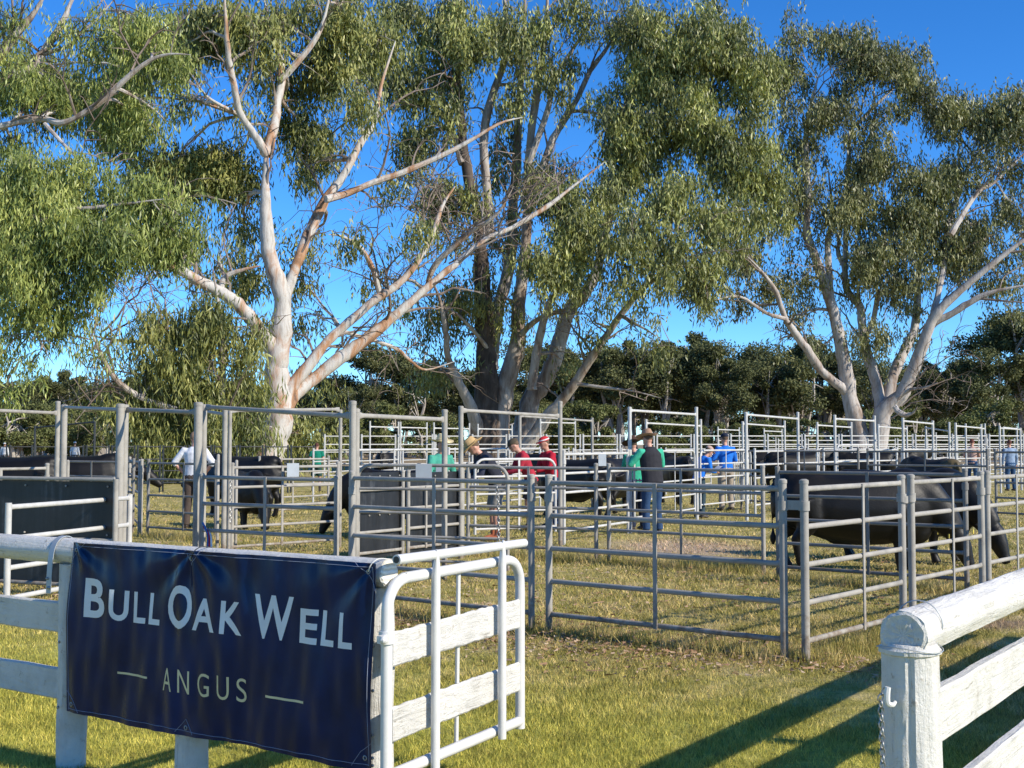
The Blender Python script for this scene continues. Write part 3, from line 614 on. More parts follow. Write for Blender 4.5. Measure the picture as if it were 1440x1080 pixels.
tree('gum_tree', 'small weeping gum tree with a thin trunk, beside the white barked leaning gum', ZE, E_l, E_e, 30000, .38, .055, M['bark_grey'], M['leaf_a'], 15, G(309, ZE, 0), twig_r=.03, sub=.45,
     bare=[(0, (150, 480), (180, 420), 5), (0, (220, 480), (200, 400), 4), (-1, (150, 520), (110, 560), 3)])

# --- shelter belt far behind
def belt_proto(seed, ht, rx, tone, leafm, trunk_h):
    rnd = random.Random(seed); rng = np.random.default_rng(seed)
    root = empty('belt_tree'); mb = MB()
    pts = []
    for q_ in range(3):
        x = rnd.uniform(-1, 1); y = rnd.uniform(-1, 1); dx = rnd.uniform(-.35, .35); pp = []
        for i in range(6): pp.append(Vector((x, y, ht * .82 * i / 5))); x += dx + rnd.uniform(-.25, .25); y += rnd.uniform(-.3, .3)
        mb.tube(pp, [.24, .21, .18, .15, .1, .05], 6); pts += pp[2:5]
    q = []
    for k in range(24):
        hh = rnd.uniform(trunk_h, 1.0) ** .85; wr = rx * (1 - .55 * abs(hh - .62) / .5)
        c = Vector((rnd.uniform(-1, 1) * wr, rnd.uniform(-1, 1) * wr, ht * hh * .92)); rr = rnd.uniform(.45, 1.25) * rx / 3.2
        s = pts[rnd.randint(0, len(pts) - 1)]; twig(mb, rnd, s, c, .09, .03, .1, 4, 4)
        n = 760; d = rng.normal(0, 1, (n, 3)); d /= np.linalg.norm(d, axis=1)[:, None]; d *= (rng.random((n, 1)) ** .5) * rng.uniform(.8, 1.3, (n, 1))
        cc = np.array(c) + d * np.array([rr * 1.15, rr * 1.15, rr * .8])
        a = rng.normal(0, 1, (n, 3)); a /= np.linalg.norm(a, axis=1)[:, None]; b_ = np.cross(a, rng.normal(0, 1, (n, 3))); b_ /= np.linalg.norm(b_, axis=1)[:, None]
        s1 = rng.uniform(.08, .19, (n, 1)); f = np.empty((n, 4, 3)); f[:, 0] = cc - a * s1; f[:, 1] = cc + b_ * s1 * .5; f[:, 2] = cc + a * s1; f[:, 3] = cc - b_ * s1 * .5
        q.append(f)
    t = mb.build('trunk', M['bark_far'], root); c = link('crown', np_mesh('crown', np.concatenate(q).reshape(-1, 3), 4), leafm, root)
    return root, [t, c]
protos = [belt_proto(40 + i, 11.5, 3.0 + .6 * (i % 3), i, M['leaf_far'], .42) for i in range(5)]
shrubs = [belt_proto(60 + i, 5.5, 3.0, i, M['leaf_shrub'], .15) for i in range(3)]
used = set()
def place_belt(pl, k, px, Y, sc, label, group, cat='tree'):
    root, kids = pl[k % len(pl)]
    if id(root) in used: r = copy_tree(root, kids)
    else: r = root; used.add(id(root))
    g = G(px, Y, 0); r.location = g; s = sc; r.scale = (s, s, s); r.rotation_euler = (0, 0, (k * 2.399) % 6.28)
    tag(r, label, cat, group)
rb = random.Random(5)
tops = [(-60, 520), (-20, 545), (25, 545), (70, 540), (115, 530), (160, 545), (205, 550), (250, 545), (330, 560), (410, 545), (455, 540), (505, 545), (530, 500), (575, 515), (625, 515), (672, 530), (715, 530), (755, 500), (790, 495), (815, 510), (845, 505), (878, 488), (905, 505), (935, 500), (975, 478), (1000, 500), (1025, 515), (1065, 498), (1090, 515), (1125, 500), (1150, 492), (1195, 515), (1240, 520), (1290, 520), (1325, 518), (1365, 520), (1398, 500), (1440, 455), (1475, 440), (1520, 500)]
for k, (px, ty) in enumerate(tops):
    Y = 150 + rb.uniform(-8, 14)
    place_belt(protos, k, px, Y, (H(ty, Y)) / 10.0, 'dark gum tree in the shelter belt closing the view behind the yards', 'trees of the far shelter belt')
for k in range(46):      # second rank, filling between the first
    px = -80 + k * 36 + rb.uniform(-14, 14); Y = 176 + rb.uniform(-6, 8)
    place_belt(protos, k + 1, px, Y, (H(552 + rb.uniform(-14, 16), Y)) / 10.0, 'dark gum tree in the shelter belt closing the view behind the yards', 'trees of the far shelter belt')
for k in range(30):      # third rank
    place_belt(protos, k + 2, -60 + k * 54 + rb.uniform(-20, 20), 205 + rb.uniform(-8, 8), .85, 'dark gum tree in the shelter belt closing the view behind the yards', 'trees of the far shelter belt')
for k in range(40):
    px = -60 + k * 40 + rb.uniform(-16, 16); Y = 128 + rb.uniform(-8, 8)
    if 345 < px < 420 or 660 < px < 740 or 850 < px < 930 or 1180 < px < 1230: continue
    place_belt(shrubs, k, px, Y, (H(586 + rb.uniform(-18, 16), Y)) / 5.2, 'olive bushy wattle growing low in front of the shelter belt', 'wattles in front of the shelter belt', 'bush')

# ------------------------------------------------------------------ yard panels
HR = (.15, .43, .71, .99, 1.27)
HT = (.20, .51, .82, 1.13, 1.44)
def pt(g, z): return Vector((g.x, g.y, z))
def panel(label, a, b, heights=HR, top=1.33, stile=(), m='galv', pr=.028, rr=.021, group=None, name='cattle_fence', lean=0, cap=True, cat='fence panel', whole=False, clad=None, collar=True):
    """steel panel between (px, distance) a and b"""
    ga, gb = G(*a), G(*b); root = empty(name, (ga + gb) / 2); o = root.location.copy(); tag(root, label, cat, group)
    mm = M[m]; d = (gb - ga).normalized(); nrm = Vector((-d.y, d.x, 0))
    if nrm.y > 0: nrm = -nrm
    one = MB(); n = 12 if not whole else 6
    def put(mb, nm, mt=mm):
        if whole: one.add(mb.v, mb.f)
        else:
            mb.v = [(x - o.x, y - o.y, z) for x, y, z in mb.v]; mb.build(nm, mt, root)
    ga_, gb_ = ga + d * pr, gb - d * pr
    for g in (ga_, gb_):
        p = MB(); p.rod(pt(g, -.05), pt(g, top), pr, n)
        if cap and not whole:
            p.tube([pt(g, top - .02), pt(g, top + .004), pt(g, top + .014)], [pr * 1.12, pr * 1.12, pr * .6], n)
        if collar and not whole: p.tube([pt(g, top - .22), pt(g, top - .15)], pr * 1.3, n)
        put(p, 'post')
    for h in heights:
        r = MB(); a_, b_ = pt(ga_, h) + d * pr * .6, pt(gb_, h) - d * pr * .6
        r.tube([a_, a_ + d * .04, b_ - d * .04, b_], [(rr * .55, rr * 1.35), (rr * 1.0, rr), (rr * 1.0, rr), (rr * .55, rr * 1.35)], n)
        put(r, 'rail')
    L_ = (gb - ga).length
    for s in stile:
        # s is a pixel column: where the column's ray meets the panel line
        k = (s - 720) / F / (cp - (-(.9) / ((ga.y + gb.y) / 2)) * 0)
        kx = G(s, 1.0, .7 * 1 + 0) if False else None
        t = (lambda u: ((u * ga.y - ga.x) / ((gb.x - ga.x) - u * (gb.y - ga.y))))((s - 720) / F * 1.0)
        t = max(.05, min(.95, t)); g = ga + (gb - ga) * t
        st = MB(); q = g + nrm * (rr + .004); st.box(pt(q, heights[0] - .025), pt(q, heights[-1] + .015), .036, .009, up=nrm); put(st, 'stile')
    if clad:
        s = MB(); q = -nrm * (rr + .006); s.box(pt(ga_ + q, clad[0]), pt(gb_ + q, clad[0]), .008, .01) if False else None
        a0, b0 = ga_ + q, gb_ + q; up = Vector((0, 0, 1)); th = -nrm * .008; k = 14; vs = []; fs = []
        for i in range(k + 1):
            p_ = a0 + (b0 - a0) * i / k + nrm * .006 * math.sin(i * 1.7)
            for z in (clad[0], clad[1]):
                vs += [pt(p_, z), pt(p_ + th, z)]
        for i in range(k):
            A = i * 4; B = A + 4
            fs += [(A, B, B + 2, A + 2), (A + 1, A + 3, B + 3, B + 1), (A + 2, B + 2, B + 3, A + 3), (A, A + 1, B + 1, B)]
        fs += [(0, 2, 3, 1), (k * 4, k * 4 + 1, k * 4 + 3, k * 4 + 2)]
        s.add(vs, fs); put(s, 'rubber_sheet', M['rubber'])
        if not whole:
            for i in range(5):
                for z in (clad[1] - .05, (clad[0] + clad[1]) / 2):
                    bo = MB(); p_ = a0 + (b0 - a0) * (.05 + .225 * i); bo.ball(pt(p_, z) + nrm * .008, .012, 6, 4); put(bo, 'bolt')
    if whole: one.v = [(x - o.x, y - o.y, z) for x, y, z in one.v]; me = one.mesh(name); C.objects.unlink(root); bpy.data.objects.remove(root); ob = link(name, me, mm); ob.location = o; return tag(ob, label, cat, group)
    return root
def round_gate(label, a, b, lo, hi, nr, m='galv', r=.021, stile=(), group=None, whole=False, bars=(), name='yard_gate'):
    """gate of one bent pipe with rounded upper corners and nr rails inside"""
    ga, gb = G(*a), G(*b); o = (ga + gb) / 2; root = None; mm = M[m]; one = MB()
    if not whole: root = empty(name, o); tag(root, label, 'gate', group)
    d = (gb - ga).normalized(); rc = .16; n = 10 if not whole else 6
    nrm = Vector((-d.y, d.x, 0)); nrm = -nrm if nrm.y > 0 else nrm
    def put(mb, nm):
        if whole: one.add(mb.v, mb.f); return
        mb.v = [(x - o.x, y - o.y, z) for x, y, z in mb.v]; mb.build(nm, mm, root)
    pts = [pt(ga, lo - .08), pt(ga, hi - rc)] + [pt(ga + d * rc * (1 - math.cos(t)), hi - rc + rc * math.sin(t)) for t in (.4, .8, 1.2)] + [pt(ga + d * rc, hi)]
    pts += [pt(gb - d * rc, hi)] + [pt(gb - d * rc * (1 - math.cos(t)), hi - rc + rc * math.sin(t)) for t in (1.2, .8, .4)] + [pt(gb, hi - rc), pt(gb, lo - .08)]
    put(MB().tube(pts, r, n), 'gate_frame')
    for i in range(nr):
        h = lo + (hi - lo) * i / nr; put(MB().rod(pt(ga, h), pt(gb, h), r * .85, n), 'rail')
    for s in stile:
        u = (s - 720) / F; t = (u * ga.y - ga.x) / ((gb.x - ga.x) - u * (gb.y - ga.y)); t = max(.04, min(.96, t)); g = ga + (gb - ga) * t + nrm * (r + .003)
        put(MB().box(pt(g, lo - .02), pt(g, hi - r * .5), .032, .008, up=nrm), 'stile')
    for t in bars:
        g = ga + (gb - ga) * t; put(MB().rod(pt(g, lo), pt(g, hi - .01), .009, 5), 'bar')
    if whole: one.v = [(x - o.x, y - o.y, z) for x, y, z in one.v]; ob = link(name, one.mesh(name), mm); ob.location = o; return tag(ob, label, 'gate', group)
    return root
def frame(label, a, b, ba, bb, m='galv', r=.035, rb_=.024, whole=False, group=None, mid=None):
    """tall gateway: a, b = (px, top py, distance); ba, bb = py of the cross bar at either end"""
    ga, gb = G(a[0], a[2]), G(b[0], b[2]); o = (ga + gb) / 2; d = (gb - ga).normalized(); mm = M[m]; one = MB()
    root = None
    if not whole: root = empty('gateway_frame', o); tag(root, label, 'gateway', group)
    def put(mb, nm):
        if whole: one.add(mb.v, mb.f); return
        mb.v = [(x - o.x, y - o.y, z) for x, y, z in mb.v]; mb.build(nm, mm, root)
    n = 12 if not whole else 6
    for g, q in ((ga, a), (gb, b)):
        h = H(q[1], q[2]); p = MB(); p.rod(pt(g, -.05), pt(g, h), r, n)
        if not whole: p.tube([pt(g, h - .03), pt(g, h + .004), pt(g, h + .012)], [r * 1.08, r * 1.08, r * .6], n)
        put(p, 'post')
    ha, hb = H(ba, a[2]), H(bb, b[2]); A, B = pt(ga, ha) + d * r, pt(gb, hb) - d * r
    c = MB(); c.tube([A, A + d * .05, A + d * .12, B - d * .12, B - d * .05, B], [(rb_ * .3, rb_ * 1.5), (rb_ * .3, rb_ * 1.5), (rb_, rb_), (rb_, rb_), (rb_ * .3, rb_ * 1.5), (rb_ * .3, rb_ * 1.5)], n)
    put(c, 'cross_bar')
    if whole: one.v = [(x - o.x, y - o.y, z) for x, y, z in one.v]; ob = link('gateway_frame', one.mesh('f'), mm); ob.location = o; return tag(ob, label, 'gateway', group)
    return root

# front line and right hand side of the first pen
panel('five rail steel panel behind the end of the navy banner and the white gate', (492, 11.95), (751, 10.5), stile=(613,))
panel('five rail steel panel facing the lawn right of the white gate, nearest front panel', (768, 10.46), (1107, 9.05), stile=(922,), pr=.03)
panel('sunlit five rail panel at the near corner, just left of the big white post', (1129, 8.97), (1271, 10.38), stile=(1208,), pr=.032)
panel('sunlit five rail panel directly in front of the grazing bull', (1280, 10.5), (1382, 11.85), stile=(1334,), pr=.032)
panel('sunlit five rail panel reaching the right edge above the white rail', (1387, 12.0), (1505, 14.0), stile=(1424,), pr=.032)
lk = MB(); ga, gb = G(1107, 9.05), G(1129, 8.97); lk.box(pt(ga, 1.15), pt(gb, 1.15), .012, .07); tag(lk.build('corner_link', M['galv']), 'short steel strap joining the two corner posts of the first pen', 'strap')
lk = MB(); ga, gb = G(1271, 10.36), G(1281, 10.52); lk.tube([pt(ga, 1.1), pt(ga, 1.16)], .043, 12); lk.tube([pt(gb, 1.1), pt(gb, 1.16)], .043, 12); tag(lk.build('pin_clamp', M['galv']), 'steel pin clamp holding the paired posts before the bulls', 'clamp')
# left part of the front line
panel('steel panel hung between the tall posts right behind the banner top', (281, 13.4), (476, 12.25), (.1, .38, .66, .95, 1.24), 1.27, stile=(376,), collar=False)
panel('sunlit panel with a square sheet metal plate, behind the banner top', (324, 17.2), (477, 18.6), stile=(397,), rr=.02)
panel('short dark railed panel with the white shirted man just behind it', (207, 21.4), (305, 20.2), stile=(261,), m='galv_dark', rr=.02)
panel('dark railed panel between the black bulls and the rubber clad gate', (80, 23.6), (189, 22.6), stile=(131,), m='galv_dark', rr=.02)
panel('low panel in front of the leftmost black bulls', (-60, 15.8), (68, 16.8), stile=(2,), rr=.02, m='galv')
panel('small sunlit panel at the foot of the white barked gum', (363, 26.5), (463, 28), rr=.02, stile=(412,))
panel('sunlit panel between the tall left posts and the white barked gum', (199, 21.5), (182, 25.5), rr=.02)
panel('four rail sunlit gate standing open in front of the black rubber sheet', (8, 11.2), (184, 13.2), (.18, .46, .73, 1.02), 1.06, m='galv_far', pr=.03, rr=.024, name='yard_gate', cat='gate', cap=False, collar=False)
panel('large gate faced with black rubber sheet at the left edge', (-90, 13.6), (165, 12.6), (.12, .6, 1.235), 1.24, clad=(.1, 1.21), cap=False, collar=False, name='rubber_clad_gate', cat='gate')
panel('rubber clad gate half just right of the tall post above the banner end', (501, 15.3), (568, 16.1), (.22, .48, .75, 1.02), 1.25, clad=(.14, 1.24), collar=False, name='rubber_clad_gate', cat='gate')
panel('rubber clad gate half nearest the straw hatted man', (572, 16.2), (652, 17.3), (.22, .48, .75, 1.02), 1.25, clad=(.14, 1.22), stile=(598,), collar=False, name='rubber_clad_gate', cat='gate')
round_gate('round cornered gate with a hanging chain in front of the tan hatted man', (503, 14.7), (714, 14.1), .22, 1.35, 4, stile=())
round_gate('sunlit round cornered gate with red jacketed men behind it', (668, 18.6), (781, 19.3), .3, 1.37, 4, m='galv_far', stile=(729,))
# second line
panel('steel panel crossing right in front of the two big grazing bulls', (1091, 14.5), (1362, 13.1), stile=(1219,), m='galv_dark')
panel('middle panel with a centre stile behind the bare dirt patch', (854, 16.7), (1076, 15.1), stile=(958,))
panel('middle panel before the man in the red cap', (656, 17.6), (841, 16.75), stile=(744,))
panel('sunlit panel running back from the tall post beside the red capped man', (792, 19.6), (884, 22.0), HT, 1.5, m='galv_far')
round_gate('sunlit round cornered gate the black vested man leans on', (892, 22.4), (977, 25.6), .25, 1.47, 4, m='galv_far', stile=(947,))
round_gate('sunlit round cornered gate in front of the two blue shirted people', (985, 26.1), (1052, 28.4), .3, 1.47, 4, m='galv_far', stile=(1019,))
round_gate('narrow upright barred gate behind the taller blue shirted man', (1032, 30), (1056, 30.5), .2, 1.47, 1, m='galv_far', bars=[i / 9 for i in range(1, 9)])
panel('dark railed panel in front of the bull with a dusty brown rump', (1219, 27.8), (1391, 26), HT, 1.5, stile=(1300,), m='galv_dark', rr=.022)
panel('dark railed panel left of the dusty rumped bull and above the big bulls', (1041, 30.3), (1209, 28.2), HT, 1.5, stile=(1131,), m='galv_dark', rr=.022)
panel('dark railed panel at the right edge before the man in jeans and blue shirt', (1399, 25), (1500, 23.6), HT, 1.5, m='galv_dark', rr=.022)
panel('sunlit panel right of the taller blue shirted man', (1061, 28), (1150, 31.5), HT, 1.5, m='galv_far', stile=(1092,))
panel('sunlit panel left of the dusty rumped bull', (1158, 32), (1262, 36), HT, 1.5, m='galv_far', stile=(1206,))
panel('sunlit panel behind the dusty rumped bull', (1268, 36.5), (1385, 42), HT, 1.5, m='galv_far', stile=(1330,))
round_gate('rounded gate leaning high beneath the right gum trunk', (1178, 33.5), (1229, 36), .3, 1.58, 3, m='galv_far', stile=(1205,))
round_gate('small rounded gate left of the right gum trunk', (1152, 35), (1175, 36.5), .3, 1.48, 3, m='galv_far')
panel('sunlit panel behind the straw hatted man', (502, 21.5), (622, 25), (.3, .6, .9, 1.2, 1.5), 1.53, m='galv_far', stile=(553,))
panel('sunlit panel behind the tan hatted man', (630, 25.3), (760, 30), (.3, .6, .9, 1.2, 1.5), 1.53, m='galv_far', stile=(700,))
# paler rows further back: one look, no parts to be seen
gfar = 'distant taller panels in the back rows of the yards'
for k in range(19):
    x0 = 455 + k * 52; Y = 47 - k * .1
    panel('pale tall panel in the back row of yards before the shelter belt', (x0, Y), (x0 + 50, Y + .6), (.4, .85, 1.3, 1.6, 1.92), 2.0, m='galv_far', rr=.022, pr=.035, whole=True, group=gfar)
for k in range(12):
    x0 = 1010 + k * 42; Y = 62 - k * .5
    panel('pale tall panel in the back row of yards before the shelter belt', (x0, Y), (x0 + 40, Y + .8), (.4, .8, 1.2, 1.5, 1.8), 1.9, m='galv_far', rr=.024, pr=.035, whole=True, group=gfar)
for k in range(14):
    x0 = -60 + k * 36; Y = 40 + (k % 3) * .7
    panel('dark low panel in the far left row beyond the black bulls', (x0, Y), (x0 + 34, Y + .3), (.3, .7, 1.1, 1.52), 1.58, m='dark_steel', rr=.022, pr=.03, whole=True, group='dark panels in the far left row')
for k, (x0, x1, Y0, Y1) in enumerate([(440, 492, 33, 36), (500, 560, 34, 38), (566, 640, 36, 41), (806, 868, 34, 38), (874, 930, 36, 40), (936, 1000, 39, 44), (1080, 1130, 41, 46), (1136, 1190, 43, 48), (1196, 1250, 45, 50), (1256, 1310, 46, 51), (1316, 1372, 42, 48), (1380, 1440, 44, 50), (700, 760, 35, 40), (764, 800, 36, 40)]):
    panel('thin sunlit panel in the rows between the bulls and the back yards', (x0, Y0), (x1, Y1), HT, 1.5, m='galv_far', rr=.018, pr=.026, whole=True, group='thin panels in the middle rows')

# tall gateway frames
frame('tall frame at the far left edge above the black bulls', (-60, 562, 15.5), (79, 565, 18), 575, 581)
frame('tall frame whose right post is thick, above the rubber clad gate', (88, 570, 19.0), (167, 569, 14.5), 573, 575.5, r=.05)
frame('tall frame on the left spanning from thick post to thick post over the gap', (173, 570, 14.6), (277, 567, 13.5), 576.5, 579, r=.048)
frame('tall frame over the panel right behind the banner, ending above its right end', (285, 570, 13.7), (495, 565, 12.1), 573, 584)
frame('short deep frame beside the white shirted man', (281, 577, 20), (315, 576, 16.5), 578, 582)
frame('thinner frame just behind the long one above the banner', (322, 578, 17), (478, 577, 19), 577, 576, r=.028)
frame('tall frame above the rubber clad gates left of the tan hatted man', (500, 576, 12.3), (625, 577, 14.6), 584, 590)
frame('tall frame in front of the many-stemmed gum trunk', (648, 572, 17.2), (788, 565, 19.4), 577, 585)
frame('lower frame behind the red capped man, right of the gum trunk', (731, 582, 25.5), (833, 588, 31), 585, 592)
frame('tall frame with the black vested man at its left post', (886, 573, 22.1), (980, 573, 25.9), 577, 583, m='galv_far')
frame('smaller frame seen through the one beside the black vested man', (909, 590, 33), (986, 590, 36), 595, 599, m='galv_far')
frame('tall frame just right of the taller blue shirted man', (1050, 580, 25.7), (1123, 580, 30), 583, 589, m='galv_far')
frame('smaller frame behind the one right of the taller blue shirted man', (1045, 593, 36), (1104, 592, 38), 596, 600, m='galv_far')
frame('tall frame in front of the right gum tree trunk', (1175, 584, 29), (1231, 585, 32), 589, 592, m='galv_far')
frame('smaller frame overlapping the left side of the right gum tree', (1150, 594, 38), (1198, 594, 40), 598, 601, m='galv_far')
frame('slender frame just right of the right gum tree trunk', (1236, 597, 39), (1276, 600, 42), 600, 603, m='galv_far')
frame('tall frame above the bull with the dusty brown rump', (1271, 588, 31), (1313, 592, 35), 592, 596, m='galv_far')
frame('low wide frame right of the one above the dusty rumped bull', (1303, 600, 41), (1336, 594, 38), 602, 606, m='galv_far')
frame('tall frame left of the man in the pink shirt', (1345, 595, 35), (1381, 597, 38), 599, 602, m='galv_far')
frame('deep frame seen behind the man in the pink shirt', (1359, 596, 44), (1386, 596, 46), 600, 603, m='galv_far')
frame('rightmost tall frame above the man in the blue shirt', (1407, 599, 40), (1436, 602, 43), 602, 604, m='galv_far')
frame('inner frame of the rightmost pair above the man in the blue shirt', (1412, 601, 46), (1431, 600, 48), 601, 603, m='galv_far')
for k, (x0, x1, t, b_, Y) in enumerate([(520, 560, 592, 600, 44), (563, 600, 593, 601, 45), (610, 660, 594, 602, 46), (672, 720, 596, 603, 47), (760, 809, 588, 594, 44), (1317, 1377, 608, 615, 52), (1010, 1040, 600, 604, 50), (1075, 1100, 602, 606, 52)]):
    frame('thin pale gateway frame in the back rows of yards', (x0, t, Y), (x1, t + 1, Y + 2), b_, b_ + 1, m='galv_far', r=.03, whole=True, group='thin gateway frames in the back rows')
frame('dark frame of thin pipe standing far off at the left, before the trees', (48, 599, 34), (132, 593, 33), 601, 594, m='dark_steel', r=.03)

# plates, chains, rope, posts
def plate(label, px, py, w_, h_, Y, rot=0):
    c = P(px, py, Y); mb = MB(); d = Vector((math.cos(rot), math.sin(rot), 0)); mb.box(c - d * w_ / 2, c + d * w_ / 2, .006, h_, bevel=.002)
    hk = MB(); 
    mb.v = [tuple(Vector(v) - c) for v in mb.v]; o = mb.build('sign_plate', M['plate']); o.location = c; return tag(o, label, 'plate')
plate('blank dark grey plate hung on the round cornered gate near the straw hatted man', 596, 663, .19, .17, 14.25, .05)
plate('blank pale plate beside the dark one, before the straw hatted man', 620, 663, .14, .15, 17.0, .1)
plate('blank square plate on the sunlit panel above the banner middle', 412, 661, .19, .20, 17.7, .6)
plate('blank plate on the post between the red capped and green shirted people', 847, 647, .14, .2, 20.3, .3)
def chain(label, pts, link_len, r, m='chain', wid=None):
    mb = MB(); wid = wid or link_len * .33
    P_ = [Vector(p) for p in pts]; segs = []; 
    tot = sum((P_[i + 1] - P_[i]).length for i in range(len(P_) - 1)); n = max(2, int(tot / (link_len * .78)))
    def at_(s):
        s *= tot
        for i in range(len(P_) - 1):
            l = (P_[i + 1] - P_[i]).length
            if s <= l: return P_[i] + (P_[i + 1] - P_[i]) * (s / l), (P_[i + 1] - P_[i]).normalized()
            s -= l
        return P_[-1], (P_[-1] - P_[-2]).normalized()
    for k in range(n):
        c, t = at_((k + .5) / n); s = Vector((1, .2, 0)) if k % 2 else Vector((.2, -1, 0)); s = (s - t * s.dot(t)).normalized()
        ring = [c + t * math.cos(a) * link_len / 2 + s * math.sin(a) * wid for a in [2 * math.pi * j / 12 for j in range(12)]]
        mb.tube(ring, r, 5, close=True)
    o = mb.build('chain', M[m]); return tag(o, label, 'chain')
g = G(701, 14.05); chain('steel chain hanging from the round cornered gate', [(g.x - .02, g.y - .05, 1.12), (g.x, g.y - .05, .9), (g.x, g.y - .05, .42)], .05, .006)
g = G(324, 16.9); chain('steel chain hanging beside the tall post left of the plated panel', [(g.x, g.y, 1.12), (g.x, g.y, .5)], .05, .006)
def rope():
    root = empty('show_rope', G(285, 13.3)); o = root.location; tag(root, 'blue, red and white rope halter hanging from the thick post above the banner', 'rope')
    cols = [('blue', (.03, .16, .42)), ('red', (.5, .03, .05)), ('white', (.7, .7, .72))]
    for k, (nm, c) in enumerate(cols):
        a = P(285 + k, 735 + k * 5, 13.3); b_ = P(292 + k * 2, 752, 13.25); c_ = P(294 + k * 3 - 3, 775, 13.2)
        pts, rs = smooth_path([a - o, b_ - o, c_ - o], [.011] * 3, 5)
        MB().tube(pts, rs, 6).build('rope_strand', cloth('rope_' + nm, c), root)['label'] = nm + ' strand'
rope()
def loose_post(label, px, top, Y, r=.03):
    g = G(px, Y); mb = MB(); h = H(top, Y); mb.tube([(0, 0, -.05), (0, 0, h), (0, 0, h + .015)], [r, r, r * .5], 10); o = mb.build('post', M['galv']); o.location = g; tag(o, label, 'post')
loose_post('slim single post between the white shirted man and the tall thick post', 306, 640, 17.5, .024)
loose_post('slim single post left of the short dark railed panel', 196, 647, 21.6, .026)
loose_post('short post just right of the chain by the plated panel', 332, 648, 18.5, .024)
loose_post('short pale post among the black bulls at the left', 88, 648, 20, .03)
loose_post('pale post paired closely with another among the black bulls', 94.5, 648, 20.2, .03)

# ------------------------------------------------------------------ white timber fences
def log(mb, a, b, r, seed, n=18, k=26, flat=1.0, wob=.03):
    rnd = random.Random(seed); a = Vector(a); b = Vector(b); pts = []; rad = []
    ph = rnd.random() * 6
    for i in range(k + 1):
        t = i / k; pts.append(a + (b - a) * t + Vector((0, 0, r * .05 * math.sin(ph + t * 7)))); rad.append(r * (1 + wob * math.sin(ph + t * 11) + rnd.uniform(-.012, .012)))
    st = len(mb.v); mb.tube(pts, rad, n)
    # slight irregularity of the section
    for i in range(k + 1):
        for j in range(n):
            q = Vector(mb.v[st + i * n + j]); c = pts[i]; f = 1 + .035 * math.sin(j * 1.3 + ph + i * .03) + .022 * math.sin(j * 2.9 + ph * 2 + i * .15) + .012 * math.sin(j * 5.1 + i * .9) + rnd.uniform(-.006, .006)
            mb.v[st + i * n + j] = tuple(c + (q - c) * f)
LD = Vector((.834, -.552, 0)).normalized(); LN = Vector((-.552, -.834, 0)).normalized(); LF0 = Vector((-2.28, 6.085, 0)) - LN * .066   # LN faces the camera
def lf(t, off=0, z=0): return LF0 + LD * t + LN * off + Vector((0, 0, z))
def board(mb, a, b, th, hh, seed):
    rnd = random.Random(seed); a = Vector(a); b = Vector(b); d = (b - a).normalized(); nrm = Vector((-d.y, d.x, 0)); k = 40; c = .008
    prof = [(-th/2 + c, -hh/2), (th/2 - c, -hh/2), (th/2, -hh/2 + c), (th/2, hh/2 - c), (th/2 - c, hh/2), (-th/2 + c, hh/2), (-th/2, hh/2 - c), (-th/2, -hh/2 + c)]
    vs = []; fs = []; n = 8
    for i in range(k + 1):
        p = a + (b - a) * i / k; e1 = rnd.uniform(-.004, .002); e2 = rnd.uniform(-.002, .004)
        for x, y in prof: vs.append(p + nrm * x + Vector((0, 0, y + (e1 if y > 0 else e2))))
    for i in range(k):
        for j in range(n): fs.append((i * n + j, i * n + (j + 1) % n, (i + 1) * n + (j + 1) % n, (i + 1) * n + j))
    fs += [tuple(range(n))[::-1], tuple(k * n + j for j in range(n))]
    mb.add(vs, fs)
